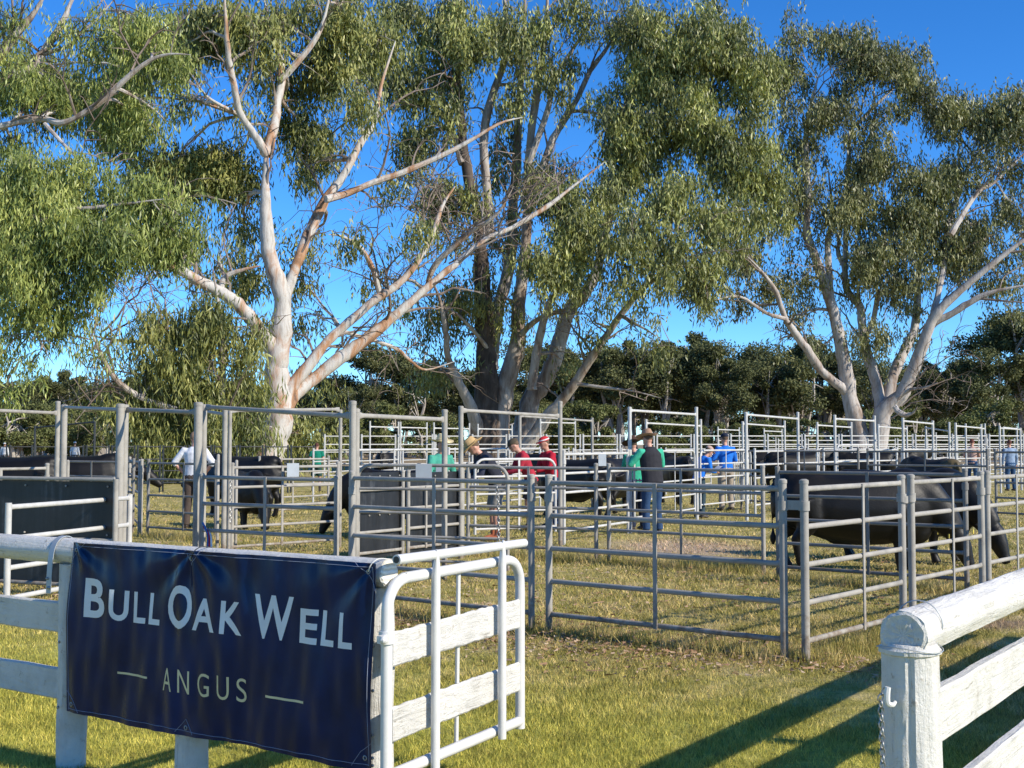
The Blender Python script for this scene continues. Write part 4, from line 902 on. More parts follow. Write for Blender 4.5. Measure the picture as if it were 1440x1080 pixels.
def left_fence():
    root = empty('timber_fence', lf(.9)); o = root.location; tag(root, 'white log and board fence carrying the navy banner, on the left', 'fence')
    def fin(mb, nm, m): mb.v = [tuple(Vector(v) - o) for v in mb.v]; return mb.build(nm, m, root)
    for k, t in enumerate((.02, .90, 2.005)):
        mb = MB(); log(mb, lf(t, -.026, -.1), lf(t, -.026, 1.0 if t < 2 else 1.01), .074 if k < 2 else .07, 20 + k, 20, 20); fin(mb, 'post', M['timber'])
    mb = MB(); log(mb, lf(-5.5, 0, 1.062), lf(2.085, 0, 1.070), .061, 31, 24, 90); fin(mb, 'top_rail', M['timber_left'])
    eg = MB(); eg.tube([lf(2.086, 0, 1.070), lf(2.092, 0, 1.070)], [.055, .050], 20); fin(eg, 'rail_end', M['endgrain'])
    for z, s in ((.708, 3), (.372, 4)):
        mb = MB(); board(mb, lf(-5.5, -.085, z), lf(2.0, -.085, z), .036, .158, s); fin(mb, 'board', M['timber_left'])
    for t in (-2.3, -4.8):
        mb = MB(); log(mb, lf(t, -.005, -.1), lf(t, -.005, 1.0), .074, 25, 20, 14); fin(mb, 'post', M['timber'])
    # galvanised strap bent over the rail at the left post
    st = MB(); pts = [lf(-.03, .085, .86), lf(-.03, .082, .95), lf(-.03, .070, 1.06), lf(-.03, .045, 1.115), lf(-.03, 0, 1.135), lf(-.03, -.045, 1.115), lf(-.03, -.072, 1.05)]
    ps, rs = smooth_path(pts, [1] * len(pts), 3); vs = []; fs = []
    for i, p in enumerate(ps):
        for w_ in (-.019, .019):
            vs += [p + LD * w_]
    cen = lf(-.03, 0, 1.0)
    n0 = len(vs)
    for i, p in enumerate(ps):
        q = (p - cen); q = q.normalized() * .004
        for w_ in (-.019, .019): vs.append(p + LD * w_ + q)
    for i in range(len(ps) - 1):
        a = 2 * i; fs += [(a, a + 1, a + 3, a + 2), (n0 + a, n0 + a + 2, n0 + a + 3, n0 + a + 1), (a, a + 2, n0 + a + 2, n0 + a), (a + 1, n0 + a + 1, n0 + a + 3, a + 3)]
    st.add(vs, fs); fin(st, 'strap', M['plate'])
    for t, z, f_ in [(-.038, .93, .09), (-.03, .885, .09), (-.018, .885, .09), (.04, .30, .07), (.04, .62, .07)] + [(2.045, z, .05) for z in (.78, .6, .42, .33, .3)]:
        bo = MB(); bo.ball(lf(t, f_, z), .0075, 8, 5); fin(bo, 'bolt', M['chain'])
left_fence()
# far line of boards of the same fence is hidden; right fence
RF0 = Vector((1.238, 3.80, 0)); RD = Vector((.578, .816, 0)).normalized(); RN = Vector((.816, -.578, 0)).normalized()       # RN faces the camera
def rf(t, off=0, z=0): return RF0 + RD * t + RN * off + Vector((0, 0, z))
def right_fence():
    root = empty('timber_fence', rf(0)); o = root.location; tag(root, 'white log and board fence at the lower right corner, with a thick cracked end post', 'fence')
    def fin(mb, nm, m): mb.v = [tuple(Vector(v) - o) for v in mb.v]; return mb.build(nm, m, root)
    # end post, flat topped with bevelled crown, split down its face
    mb = MB(); n = 40; k = 26; rnd = random.Random(9); vs = []; fs = []
    H_ = .985
    prof = [(z, .090 + .004 * math.sin(z * 5)) for z in np.linspace(-.1, H_ - .035, k)] + [(H_ - .030, .094), (H_ - .018, .094), (H_ - .012, .087), (H_, .080)]
    split = math.atan2(-1, -.28)
    for z, r in prof:
        for j in range(n):
            a = 2 * math.pi * j / n; da = (a - split + math.pi) % (2 * math.pi) - math.pi
            cut = .014 * math.exp(-(da / .07) ** 2) * (1 if z < H_ - .02 else .6) + .006 * math.exp(-((da - .5) / .05) ** 2)
            rr = r - cut + .0035 * math.sin(3 * a + 1) + .0015 * math.sin(9 * a + z * 6) + rnd.uniform(-.0007, .0007)
            vs.append(RF0 + Vector((math.cos(a) * rr, math.sin(a) * rr, z)))
    m_ = len(prof)
    for i in range(m_ - 1):
        for j in range(n): fs.append((i * n + j, i * n + (j + 1) % n, (i + 1) * n + (j + 1) % n, (i + 1) * n + j))
    vs.append(RF0 + Vector((0, 0, H_ + .002))); c = len(vs) - 1
    for j in range(n): fs.append(((m_ - 1) * n + j, (m_ - 1) * n + (j + 1) % n, c))
    mb.add(vs, fs); fin(mb, 'post', M['timber'])
    mb = MB(); log(mb, rf(-.058, 0, 1.014), rf(7, 0, 1.018), .074, 33, 32, 110); fin(mb, 'top_rail', M['timber_right'])
    eg = MB(); n = 30; vs = [rf(-.064, 0, 1.014)]; fs = []
    for k, (r_, o_) in enumerate(((.02, .061), (.035, .065), (.05, .060), (.063, .064), (.072, .058))):
        for j in range(n):
            a = 2 * math.pi * j / n; rr = r_ * (1 + .03 * math.sin(j * 1.3)); vs.append(rf(-o_ - .0025 * math.sin(j * 2.1 + k), math.cos(a) * rr, 1.014 + math.sin(a) * rr))
    for j in range(n): fs.append((0, 1 + (j + 1) % n, 1 + j))
    for k in range(4):
        for j in range(n): fs.append((1 + k * n + j, 1 + k * n + (j + 1) % n, 1 + (k + 1) * n + (j + 1) % n, 1 + (k + 1) * n + j))
    eg.add(vs, fs); fin(eg, 'rail_end', M['timber'])
    for z, s in ((.712, 5), (.375, 6)):
        mb = MB(); board(mb, rf(.05, .0, z), rf(7, .0, z), .045, .178, s); fin(mb, 'board', M['timber_right'])
    for t in (2.6, 5.2):
        mb = MB(); log(mb, rf(t, -.10, -.1), rf(t, -.10, .99), .075, 27, 20, 14); fin(mb, 'post', M['timber'])
    # wire tie round the rail and the post
    wr = MB(); pts = [rf(.10 + .002 * math.cos(a), 0, 1.03) + RN * .073 * math.cos(a) + Vector((0, 0, .074 * math.sin(a))) for a in [2 * math.pi * i / 24 for i in range(24)]]
    wr.tube(pts, .0022, 5, close=True)
    pts = [RF0 + Vector((math.cos(a) * .099, math.sin(a) * .099, .972 + .008 * math.sin(a * 2))) for a in [2 * math.pi * i / 30 for i in range(30)]]
    wr.tube(pts, .0016, 5, close=True); fin(wr, 'wire_tie', M['plate'])
    # hook
    hk = MB(); q = P(1249, 985, 3.70); ps = [q + Vector((.03, .03, -.012)), q + Vector((.012, -.005, -.012)), q + Vector((-.004, -.01, -.006)), q + Vector((-.006, -.01, .02)), q + Vector((-.003, -.01, .042))]
    s_, r_ = smooth_path(ps, [.006, .007, .0085, .0095, .009], 4); hk.tube(s_, r_, 8); fin(hk, 'hook', M['white_steel'])
right_fence()
q = P(1238, 968, 3.74); e = q
chain('rusty white chain hanging down the left side of the cracked end post', [q + Vector((.014, 0, .0)), q + Vector((0, 0, -.03)), q + Vector((.002, 0, -.14)), q + Vector((.004, 0, -.26)), q + Vector((.012, 0, -.45))], .026, .0026, 'chain')

# ------------------------------------------------------------------ navy banner
BW0, BW1, BZ0, BZ1 = .140, 2.085, .285, 1.118
def wr_(u, v):
    """depth of the cloth out of the fence plane (u across, v up, metres)"""
    s = (BZ1 - BZ0); a = (v - BZ0) / s
    f = .004 * math.sin(u * 19 + 3 * math.sin(v * 4 + u * 2)) * (1 - .4 * a)
    f += .006 * math.sin(u * 7.3 + 1.2 * math.sin(v * 5.1)) + .003 * math.sin(u * 41 + v * 9 + 2 * math.sin(u * 6))
    f += .0016 * math.sin(u * 63 + 2 * math.sin(v * 6)) + .0035 * math.sin(u * 27 + 1.5 * math.sin(v * 7 + 1)) * math.sin(v * 6 + u * 3)
    for uc in (BW0, 1.0, BW1):                # strain folds spreading from the eyelets
        du, dv = u - uc, BZ1 - v; r = math.hypot(du, dv) + .02
        f += .009 * math.sin(math.atan2(du, dv + .01) * 9) * math.exp(-r * 3.2) * min(1, r * 8)
    f += .012 * math.sin(math.pi * min(1, max(0, a)))
    return f
def bp(u, v, off=0):
    shift = -.028 * (BZ1 - v) / (BZ1 - BZ0)
    return lf(u + shift, .075 + wr_(u, v) + off, v)
def banner():
    root = empty('banner', lf(1.05, .08, .7)); o = root.location
    tag(root, 'navy vinyl banner with silver and gold lettering laced to the white fence', 'banner')
    def fin(vs, fs, nm, m, smooth=True):
        mb = MB(); mb.add([Vector(v) - o for v in vs], fs); return mb.build(nm, m, root, smooth)
    nu, nv = 200, 84
    def bot(u): return BZ0 + .006 * math.sin(u * 5 + 1)
    vs = []; fs = []
    for th in (0, -.0012):
        for j in range(nv + 1):
            for i in range(nu + 1):
                u = BW0 + (BW1 - BW0) * i / nu; v = bot(u) + (BZ1 - bot(u)) * j / nv; vs.append(bp(u, v, th))
    K = (nu + 1) * (nv + 1)
    for j in range(nv):
        for i in range(nu):
            a = j * (nu + 1) + i; fs.append((a, a + 1, a + nu + 2, a + nu + 1)); fs.append((K + a, K + a + nu + 1, K + a + nu + 2, K + a + 1))
    for i in range(nu):
        fs.append((i, K + i, K + i + 1, i + 1)); a = nv * (nu + 1) + i; fs.append((a, a + 1, K + a + 1, K + a))
    for j in range(nv):
        a = j * (nu + 1); b_ = a + nu + 1; fs.append((a, b_, K + b_, K + a)); a += nu; b_ += nu; fs.append((a, K + a, K + b_, b_))
    fin(vs, fs, 'banner_sheet', M['vinyl'])
    # hem stitching and corner patches
    mb = MB()
    def line(pts, r=.0012):
        q = []
        for (u0, v0), (u1, v1) in zip(pts[:-1], pts[1:]):
            k = max(2, int(math.hypot(u1 - u0, v1 - v0) / .02))
            for i in range(k): q.append((u0 + (u1 - u0) * i / k, v0 + (v1 - v0) * i / k))
        q.append(pts[-1]); mb.tube([bp(u, v, .001) - o for u, v in q], r, 4)
    e = .016
    line([(BW0 + e, BZ0 + e + .006), (BW1 - e, BZ0 + e + .003)]); line([(BW0 + e, BZ1 - e), (BW1 - e, BZ1 - e)])
    line([(BW0 + e, BZ0 + e), (BW0 + e, BZ1 - e)]); line([(BW1 - e, BZ0 + e), (BW1 - e, BZ1 - e)])
    for uc, s in ((BW0, 1), (BW1, -1)):
        line([(uc, BZ1 - .11), (uc + s * .03, BZ1 - .05), (uc + s * .11, BZ1)]); line([(uc, BZ0 + .11), (uc + s * .06, BZ0 + .07), (uc + s * .10, BZ0 + .01)])
    line([(1.0 - .055, BZ1), (1.0, BZ1 - .065), (1.0 + .055, BZ1)]); line([(1.0 - .07, BZ0 + .01), (1.0, BZ0 + .075), (1.0 + .05, BZ0 + .01)])
    mb.build('stitching', M['thread'], root)
    for u, v in ((BW0 + .04, BZ1 - .035), (1.0, BZ1 - .035), (BW1 - .04, BZ1 - .035), (BW0 + .045, BZ0 + .045), (1.0, BZ0 + .035), (BW1 - .04, BZ0 + .045)):
        r = MB(); c = bp(u, v, .002) - o; r.tube([c + LD * math.cos(a) * .0085 + Vector((0, 0, math.sin(a) * .0085)) for a in [2 * math.pi * i / 14 for i in range(14)]], .0028, 6, close=True); r.build('eyelet', M['chain'], root)
    for u in (1.0, BW1 - .04):
        t = MB(); c = bp(u, BZ1 - .035, .004) - o; pts = [c, c + LD * .015 + Vector((0, 0, .03)), c + LD * .03 + LN * -.03 + Vector((0, 0, .052)), c + LD * .04 - LN * .09 + Vector((0, 0, .045))]
        a_, b_ = smooth_path(pts, [.0025] * 4, 4); t.tube(a_, b_, 5); t.build('lacing', M['dark_steel'] if u < 1.5 else M['white_steel'], root)
    # lettering: outlines of plain sans capitals cut into a fine grid and laid on the cloth
    def glyph(ch, u0, u1, v0, v1, m, bold=0.0, off=.0014, serif=False):
        cu = bpy.data.curves.new('t', 'FONT'); cu.body = ch; cu.offset = bold; cu.resolution_u = 5
        ob = bpy.data.objects.new('t', cu); C.objects.link(ob)
        dg = bpy.context.evaluated_depsgraph_get(); dg.update(); me = bpy.data.meshes.new_from_object(ob.evaluated_get(dg))
        bm = bmesh.new(); bm.from_mesh(me); bpy.data.objects.remove(ob); bpy.data.meshes.remove(me)
        xs = [v.co.x for v in bm.verts]; ys = [v.co.y for v in bm.verts]; x0, x1, y0, y1 = min(xs), max(xs), min(ys), max(ys)
        for v in bm.verts: v.co = Vector((u0 + (v.co.x - x0) / (x1 - x0) * (u1 - u0), v0 + (v.co.y - y0) / (y1 - y0) * (v1 - v0), 0))
        for ax, lo, hi in ((0, u0, u1), (1, v0, v1)):
            st = .009; k = int(lo / st) + 1
            while k * st < hi:
                co = [0, 0, 0]; co[ax] = k * st; no = [0, 0, 0]; no[ax] = 1
                bmesh.ops.bisect_plane(bm, geom=bm.verts[:] + bm.edges[:] + bm.faces[:], plane_co=co, plane_no=no); k += 1
        for v in bm.verts: v.co = bp(v.co.x, v.co.y, off) - o
        me = bpy.data.meshes.new('letter'); bm.to_mesh(me); bm.free()
        if me.polygons and me.polygons[0].normal.dot(LN) < 0: me.flip_normals()
        me.polygons.foreach_set('use_smooth', [True] * len(me.polygons))
        ob = link('letter', me, m, root)
        return ob
    def ut(px):    # place along the fence of a pixel column
        o_ = LF0 + LN * .07; u = (px - 720) / F; return (u * o_.y - o_.x) / (LD.x - u * LD.y)
    sh = .045
    big = [('B', 122, 150, 0), ('U', 157, 182, 1), ('L', 189, 204.5, 1), ('L', 209, 224.5, 1), ('O', 236, 268, 2), ('A', 271, 303, 1), ('K', 311, 340, 1), ('W', 355, 408, 0), ('E', 418, 443, 1), ('L', 448, 467, 1), ('L', 474, 493, 1)]
    for ch, a, b_, k in big:
        glyph(ch, ut(a) + sh, ut(b_) + sh, .764 - (.004 if k == 2 else 0), (.952 if k == 0 else .958 if k == 2 else .909), M['print_white'], .022)
    ang = [('A', 233, 246), ('N', 253, 270), ('G', 280, 297), ('U', 307, 324), ('S', 333, 345)]
    for ch, a, b_ in ang: glyph(ch, ut(a) + sh + .003, ut(b_) + sh + .003, .474, .578, M['print_gold'], -.004)
    for a, b_ in ((169, 212), (374, 428)):
        mbx = MB(); u0, u1 = ut(a) + sh, ut(b_) + sh; k = 24; vs = []; fs = []
        for i in range(k + 1):
            u = u0 + (u1 - u0) * i / k; vs += [bp(u, .514, .0014) - o, bp(u, .524, .0014) - o]
        for i in range(k): fs.append((2 * i, 2 * i + 2, 2 * i + 3, 2 * i + 1))
        mbx.add(vs, fs); mbx.build('printed_line', M['print_gold'], root)
banner()

# ------------------------------------------------------------------ white gate swung open
def white_gate():
    g0 = lf(2.13, .066); D = Vector((.48, .877, 0)).normalized(); Nn = Vector((D.y, -D.x, 0))     # Nn faces the camera
    root = empty('white_gate', g0); tag(root, 'small white pipe gate with two boards, swung open beside the banner', 'gate')
    def q(t, z, off=0): return D * t + Nn * off + Vector((0, 0, z))
    L_ = 1.13; hi = 1.05; rc = .13; r = .024
    f = MB(); pts = [q(0, .24), q(0, .55), q(0, .80), q(0, hi - rc - .03)] + [q(rc * (1 - math.cos(a)), hi - rc + rc * math.sin(a) - .0) for a in (.3, .7, 1.1)] + [q(rc, hi), q(rc + .06, hi), q(L_ - rc - .06, hi), q(L_ - rc, hi)] + [q(L_ - rc * (1 - math.cos(a)), hi - rc + rc * math.sin(a)) for a in (1.1, .7, .3)] + [q(L_, hi - rc - .03), q(L_, .80), q(L_, .55), q(L_, .235)]
    a_, b_ = smooth_path(pts, [r] * len(pts), 3); f.tube(a_, b_, 14); f.build('gate_frame', M['white_steel'], root)
    MB().rod(q(.0, .27), q(L_, .27), r, 12).build('bottom_rail', M['white_steel'], root)
    for z, s in ((.775, 11), (.475, 12)):
        mb = MB(); board(mb, q(.03, z - .005), q(L_ - .01, z + .01), .022, .142, s); mb.build('board', M['timber_right'], root)
    MB().tube([q(-.0, 1.137, .045), q(1.09, 1.127, .045)], .0205, 14).build('slide_bar', M['white_steel'], root)
    e = MB(); e.tube([q(-.003, 1.137, .045), q(.004, 1.137, .045)], .014, 12); e.build('pipe_mouth', M['dark_steel'], root)
    for t in (.295, .87):
        p = MB(); p.tube([q(t, .245, .046), q(t, 1.05, .046), q(t, 1.10, .050), q(t, 1.155, .052)], [(.0195, .0195), (.0195, .0195), (.014, .022), (.006, .02)], 14)
        p.build('upright', M['white_steel'], root)
    p = MB(); p.rod(q(.575, .28, -.022), q(.575, 1.04, -.012), .010, 8); p.build('rod', M['white_steel'], root)
    h = MB(); h.tube([q(0, .80), q(0, .85)], .033, 14); h.box(q(-.07, .825, .01), q(-.02, .825, .01), .02, .03); h.ball(q(-.065, .825, .03), .017, 8, 6); h.build('hinge', M['white_steel'], root)
white_gate()

# ------------------------------------------------------------------ bulls
def bull_mesh(pose, seed):
    mb = MB(); rnd = random.Random(seed)
    prof = [(-1.0, 1.08, .10, .14), (-.95, 1.04, .20, .28), (-.82, .99, .30, .38), (-.6, .94, .35, .43), (-.25, .86, .40, .475), (.1, .83, .41, .50), (.4, .84, .38, .50), (.65, .87, .34, .49), (.85, .92, .27, .44), (1.0, .97, .19, .34)]
    mb.tube([(x, 0, z) for x, z, a, b_ in prof], [(a, b_) for x, z, a, b_ in prof], 20)
    mb.ball((.72, 0, 1.24), (.28, .2, .16)); mb.ball((.85, 0, .56), (.24, .17, .22)); mb.ball((-.78, 0, 1.22), (.2, .2, .14))
    if pose == 'graze':
        nk = [((.80, 0, 1.06), (.20, .32)), ((1.02, 0, .96), (.19, .29)), ((1.22, 0, .76), (.16, .23)), ((1.36, 0, .55), (.13, .17))]
        hd = [((1.33, 0, .60), (.11, .13)), ((1.42, 0, .46), (.135, .15)), ((1.48, 0, .30), (.115, .13)), ((1.54, 0, .15), (.085, .09)), ((1.57, 0, .07), (.085, .07)), ((1.58, 0, .03), (.06, .05))]
        ear = [((1.34, .12, .60), .05), ((1.27, .25, .60), .055), ((1.22, .33, .58), .015)]
    elif pose == 'low':
        nk = [((.80, 0, 1.1), (.2, .32)), ((1.1, 0, 1.08), (.18, .27)), ((1.32, 0, 1.0), (.15, .2)), ((1.48, 0, .93), (.13, .16))]
        hd = [((1.45, 0, .98), (.11, .13)), ((1.58, 0, .90), (.135, .15)), ((1.72, 0, .78), (.115, .13)), ((1.84, 0, .68), (.085, .09)), ((1.9, 0, .63), (.08, .07))]
        ear = [((1.44, .12, 1.0), .05), ((1.38, .25, 1.0), .055), ((1.33, .33, .97), .015)]
    else:
        nk = [((.80, 0, 1.12), (.2, .32)), ((1.08, 0, 1.2), (.18, .27)), ((1.28, 0, 1.27), (.15, .2)), ((1.42, 0, 1.3), (.13, .16))]
        hd = [((1.38, 0, 1.34), (.11, .13)), ((1.52, 0, 1.30), (.135, .15)), ((1.68, 0, 1.20), (.115, .12)), ((1.82, 0, 1.11), (.085, .09)), ((1.88, 0, 1.07), (.08, .07))]
        ear = [((1.38, .12, 1.36), .05), ((1.32, .25, 1.36), .055), ((1.27, .33, 1.33), .015)]
    mb.tube([p for p, r in nk], [r for p, r in nk], 16); mb.tube([p for p, r in hd], [r for p, r in hd], 14)
    for s in (1, -1):
        mb.tube([(p[0], p[1] * s, p[2]) for p, r in ear], [(r, r * .45) for p, r in ear], 8)
        dx = .08 * s if pose != 'stand' else .03 * s
        mb.tube([(.68 + dx, .20 * s, .85), (.68 + dx, .21 * s, .62), (.70 + dx, .20 * s, .44), (.68 + dx, .20 * s, .36), (.69 + dx, .20 * s, .13), (.71 + dx, .20 * s, .06), (.73 + dx, .20 * s, .0)], [.17, .12, .085, .07, .055, .062, .08], 12)
        mb.tube([(-.70 - dx, .20 * s, .95), (-.62 - dx, .23 * s, .70), (-.74 - dx, .22 * s, .52), (-.84 - dx, .21 * s, .42), (-.80 - dx, .21 * s, .16), (-.77 - dx, .21 * s, .06), (-.74 - dx, .21 * s, .0)], [.26, .19, .11, .075, .056, .062, .08], 12)
    mb.tube([(-.96, 0, 1.26), (-1.06, 0, 1.12), (-1.06, .02, .8), (-1.05, .03, .5)], [.045, .035, .025, .02], 8)
    mb.ball((-1.05, .03, .42), (.045, .045, .12)); mb.ball((-.1, 0, .40), (.22, .07, .08))
    return fuse(mb, .028, 3, 'bull')
BM = {p: bull_mesh(p, i) for i, p in enumerate(('graze', 'low', 'stand'))}
for me in BM.values(): me.materials.append(M['hide'])
def bull(pose, px, Y, head, scale, label, group=None):
    """head = direction the animal faces, degrees, 0 = right, 90 = away"""
    o = bpy.data.objects.new('bull', BM[pose]); C.objects.link(o); o.location = G(px, Y); o.rotation_euler = (0, 0, R(head)); o.scale = (scale,) * 3
    if 'dusty' in label: o.material_slots[0].link = 'OBJECT'; o.material_slots[0].material = M['hide_dusty']
    if Y < 18:
        e = {'graze': (1.225, .335, .545)}[pose]
        for s_ in (1, -1): t = MB(); t.box((e[0], e[1] * s_, e[2] - .05), (e[0] + .004, e[1] * s_ + .045 * s_, e[2] - .05), .008, .06, bevel=.003); t.build('ear_tag', simple('yellow_tag', (.75, .62, .12), .5), o)
    tag(o, label, 'bull', group); return o
bull('graze', 1196, 15.6, -8, .93, 'big black bull grazing nearest in the right pen, its whole side behind the panels')
bull('graze', 1262, 16.9, -38, .92, 'big black bull whose head reaches down at the far right of the pen')
bull('low', 1312, 27.6, 104, .95, 'black bull with a dusty rump facing left, above the two big ones')
bull('low', 20, 26, 178, 1.0, 'black bull at the left edge behind the low panel')
bull('low', 108, 28, 8, 1.0, 'black bull standing between the two left tall posts')
bull('low', 345, 27, 150, 1.0, 'black bull with its head low right of the white shirted man')
bull('graze', 345, 23.5, -60, .8, 'young black bull with its nose down behind the chain and posts')
bull('graze', 560, 21.4, 178, .86, 'black bull whose head shows left of the rubber clad gates')
bull('stand', 810, 27, 140, .95, 'brownish black bull in the gate bay right of the red capped man')
bull('low', 870, 29, 60, .95, 'black bull to the left of the green shirted person')
bull('stand', 952, 33, 100, .95, 'black bull seen end on right behind the black vested man')
for k, (px, Y, h) in enumerate([(545, 50, 80), (1118, 40, 10), (1165, 42, 180), (1255, 44, 5), (1215, 40, 170), (1090, 46, 0)]):
    bull('stand' if k % 2 else 'low', px, Y, h, 1.0, 'black bull far back behind the rails, mostly hidden', 'black bulls far back in the yards')

# ------------------------------------------------------------------ people
def person(label, px, Y, heading, height=1.76, lean=0, shirt=(.5, .5, .5), legs=('trousers', (.1, .1, .15)), sleeves='long', hat=None, hair=(.12, .08, .05), vest=None,
           hands=None, head_tilt=0, step=.0, paper=False, boots=(.04, .03, .025), head_turn=0, elbows=False):
    """heading: direction the person faces, degrees, 90 = away from the camera. hands: wrist targets in local space (x right, y forward, z up)"""
    S = height / 1.76
    root = empty('person', G(px, Y), R(heading - 90)); root.scale = (S, S, S); tag(root, label, 'person')
    piv = Vector((0, 0, .94)); rot = Matrix.Rotation(R(-lean), 4, 'X'); back = -.10 * math.sin(R(lean))
    def U(p): v = rot @ (Vector(p) - piv) + piv; return v + Vector((0, back, 0))
    hips = {s: Vector((s * .095, back, .92)) for s in (1, -1)}; knees = {s: Vector((s * .11, back * .5 + .03 + step * s, .50)) for s in (1, -1)}; ank = {s: Vector((s * .125, -.02 + step * 1.6 * s, .09)) for s in (1, -1)}
    sh = {s: U((s * .185, 0, 1.42)) for s in (1, -1)}
    if hands is None: hands = {1: (.27, .08, .86), -1: (-.27, .08, .86)}
    el = {}; wr = {}
    for s in (1, -1):
        w_ = Vector(hands[s]); a = sh[s]; d = w_ - a; L1, L2 = .29, .26; dist = min(d.length, L1 + L2 - .01); w_ = a + d.normalized() * dist
        x = (L1 ** 2 - L2 ** 2 + dist ** 2) / (2 * dist); h_ = math.sqrt(max(0, L1 ** 2 - x ** 2)); pole = Vector((s * (2.2 if elbows else .5), -.6, -.6)); dn = d.normalized(); pole = (pole - dn * pole.dot(dn)).normalized()
        el[s] = a + dn * x + pole * h_; wr[s] = w_
    # body: one skin
    b = MB()
    b.tube([U((0, 0, .90)), U((0, 0, 1.05)), U((0, .01, 1.25)), U((0, 0, 1.38)), U((0, 0, 1.45))], [(.15, .10), (.135, .095), (.155, .11), (.16, .10), (.09, .07)], 14)
    hr = Matrix.Rotation(R(-head_tilt), 4, 'X') @ Matrix.Rotation(R(head_turn), 4, 'Z'); nb = U((0, .0, 1.44)); 
    def Hd(p): return nb + hr @ (rot @ Vector((p[0], p[1], p[2] - 1.44)) if lean < 35 else Matrix.Rotation(R(-lean * .7), 4, 'X') @ Vector((p[0], p[1], p[2] - 1.44)))
    b.tube([nb - Vector((0, 0, .03)), Hd((0, .01, 1.50)), Hd((0, .02, 1.56))], [.062, .056, .058], 10)
    hc = Hd((0, .025, 1.65)); Rm = hr
    hb = MB(); hb.ball((0, 0, 0), (.074, .095, .108), 14, 10); hb.ball((0, .035, -.055), (.055, .06, .055), 10, 7); hb.ball((0, .10, -.012), (.012, .018, .02), 8, 5); hb.ball((0, .085, -.075), (.028, .02, .016), 8, 5)
    for s in (1, -1): hb.ball((s * .076, -.005, -.01), (.012, .02, .032), 8, 5)
    b.add([Hd((v[0], v[1] + .025, v[2] + 1.65)) for v in hb.v], hb.f)
    for s in (1, -1):
        b.tube([sh[s], (sh[s] + el[s]) / 2, el[s], (el[s] + wr[s]) / 2, wr[s]], [.052, .047, .038, .038, .027], 10)
        b.tube([hips[s], (hips[s] + knees[s]) / 2, knees[s], (knees[s] * .6 + ank[s] * .4), ank[s]], [.09, .078, .055, .056, .038], 12)
    body = fuse(b, .016, 1, 'body')
    fg = MB()
    for s in (1, -1):
        d = (wr[s] - el[s]).normalized(); side = d.cross(Vector((0, 0, 1))); side = side.normalized() if side.length > .1 else Vector((1, 0, 0)); nn = side.cross(d)
        c = wr[s] + d * .045; fg.tube([wr[s] - d * .01, wr[s] + d * .03, wr[s] + d * .085], [(.024, .018), (.036, .016), (.038, .014)], 8)
        for k, (o_, l) in enumerate(((-.028, .062), (-.010, .072), (.009, .068), (.027, .054))):
            p0 = wr[s] + d * .08 + side * o_; fg.tube([p0, p0 + d * l * .5 - nn * .008, p0 + d * l * .85 - nn * .028], [.0088, .008, .006], 6)
        p0 = wr[s] + d * .025 + side * (.03 * s); fg.tube([p0, p0 + d * .03 + side * .018 * s, p0 + d * .06 + side * .022 * s - nn * .01], [.011, .010, .007], 6)
    bmx = bmesh.new(); bmx.from_mesh(body); tmp = fg.mesh('f'); bmx.from_mesh(tmp); bmx.to_mesh(body); bmx.free(); bpy.data.meshes.remove(tmp)
    body.polygons.foreach_set('use_smooth', [True] * len(body.polygons))
    link('body', body, M['skin'], root)
    ey = MB()
    for s in (1, -1): ey.ball(Hd((s * .03, .115, 1.662)), .011, 8, 5)
    ey.build('eyes', M['dark_steel'], root)
    # shirt
    t = MB(); z0 = .86
    t.tube([U((0, 0, z0)), U((0, 0, .98)), U((0, .005, 1.12)), U((0, .01, 1.27)), U((0, 0, 1.38)), U((0, 0, 1.455)), U((0, 0, 1.49))], [(.178, .125), (.17, .12), (.165, .12), (.185, .135), (.19, .12), (.11, .085), (.07, .065)], 16)
    for s in (1, -1):
        if sleeves == 'long': t.tube([U((s * .13, 0, 1.40)), sh[s], (sh[s] + el[s]) / 2, el[s], (el[s] + wr[s]) / 2, wr[s] + (el[s] - wr[s]) * .04], [.07, .075, .064, .054, .047, .040], 12)
        elif sleeves == 'rolled': t.tube([U((s * .13, 0, 1.40)), sh[s], (sh[s] + el[s]) / 2, el[s], el[s] + (wr[s] - el[s]) * .25], [.07, .077, .068, .060, .058], 12)
        else: t.tube([U((s * .13, 0, 1.40)), sh[s], sh[s] + (el[s] - sh[s]) * .6], [.07, .074, .068], 12)
    link('shirt', fuse(t, .018, 1, 'shirt'), cloth('shirt_cloth', shirt), root)
    if vest:
        t = MB(); t.tube([U((0, 0, .86)), U((0, 0, 1.0)), U((0, .01, 1.25)), U((0, 0, 1.38)), U((0, 0, 1.47)), U((0, 0, 1.50))], [(.20, .15), (.195, .145), (.205, .155), (.20, .14), (.12, .1), (.08, .08)], 16)
        link('vest', fuse(t, .018, 1, 'vest'), cloth('vest_cloth', vest), root)
    kind, col = legs
    t = MB(); t.tube([U((0, 0, 1.0)), Vector((0, back, .93)), Vector((0, back, .84))], [(.165, .115), (.175, .13), (.15, .12)], 14)
    for s in (1, -1):
        if kind == 'trousers': t.tube([hips[s] + Vector((0, 0, .02)), (hips[s] + knees[s]) / 2, knees[s], (knees[s] + ank[s]) / 2, ank[s] + Vector((0, -.005, -.03))], [.105, .092, .075, .068, .066], 12)
        else: t.tube([hips[s] + Vector((0, 0, .02)), (hips[s] + knees[s]) / 2, knees[s] + Vector((0, 0, .05))], [.108, .102, .10], 12)
    link('trousers' if kind == 'trousers' else 'shorts', fuse(t, .018, 1, 'legs'), cloth('leg_cloth', col), root)
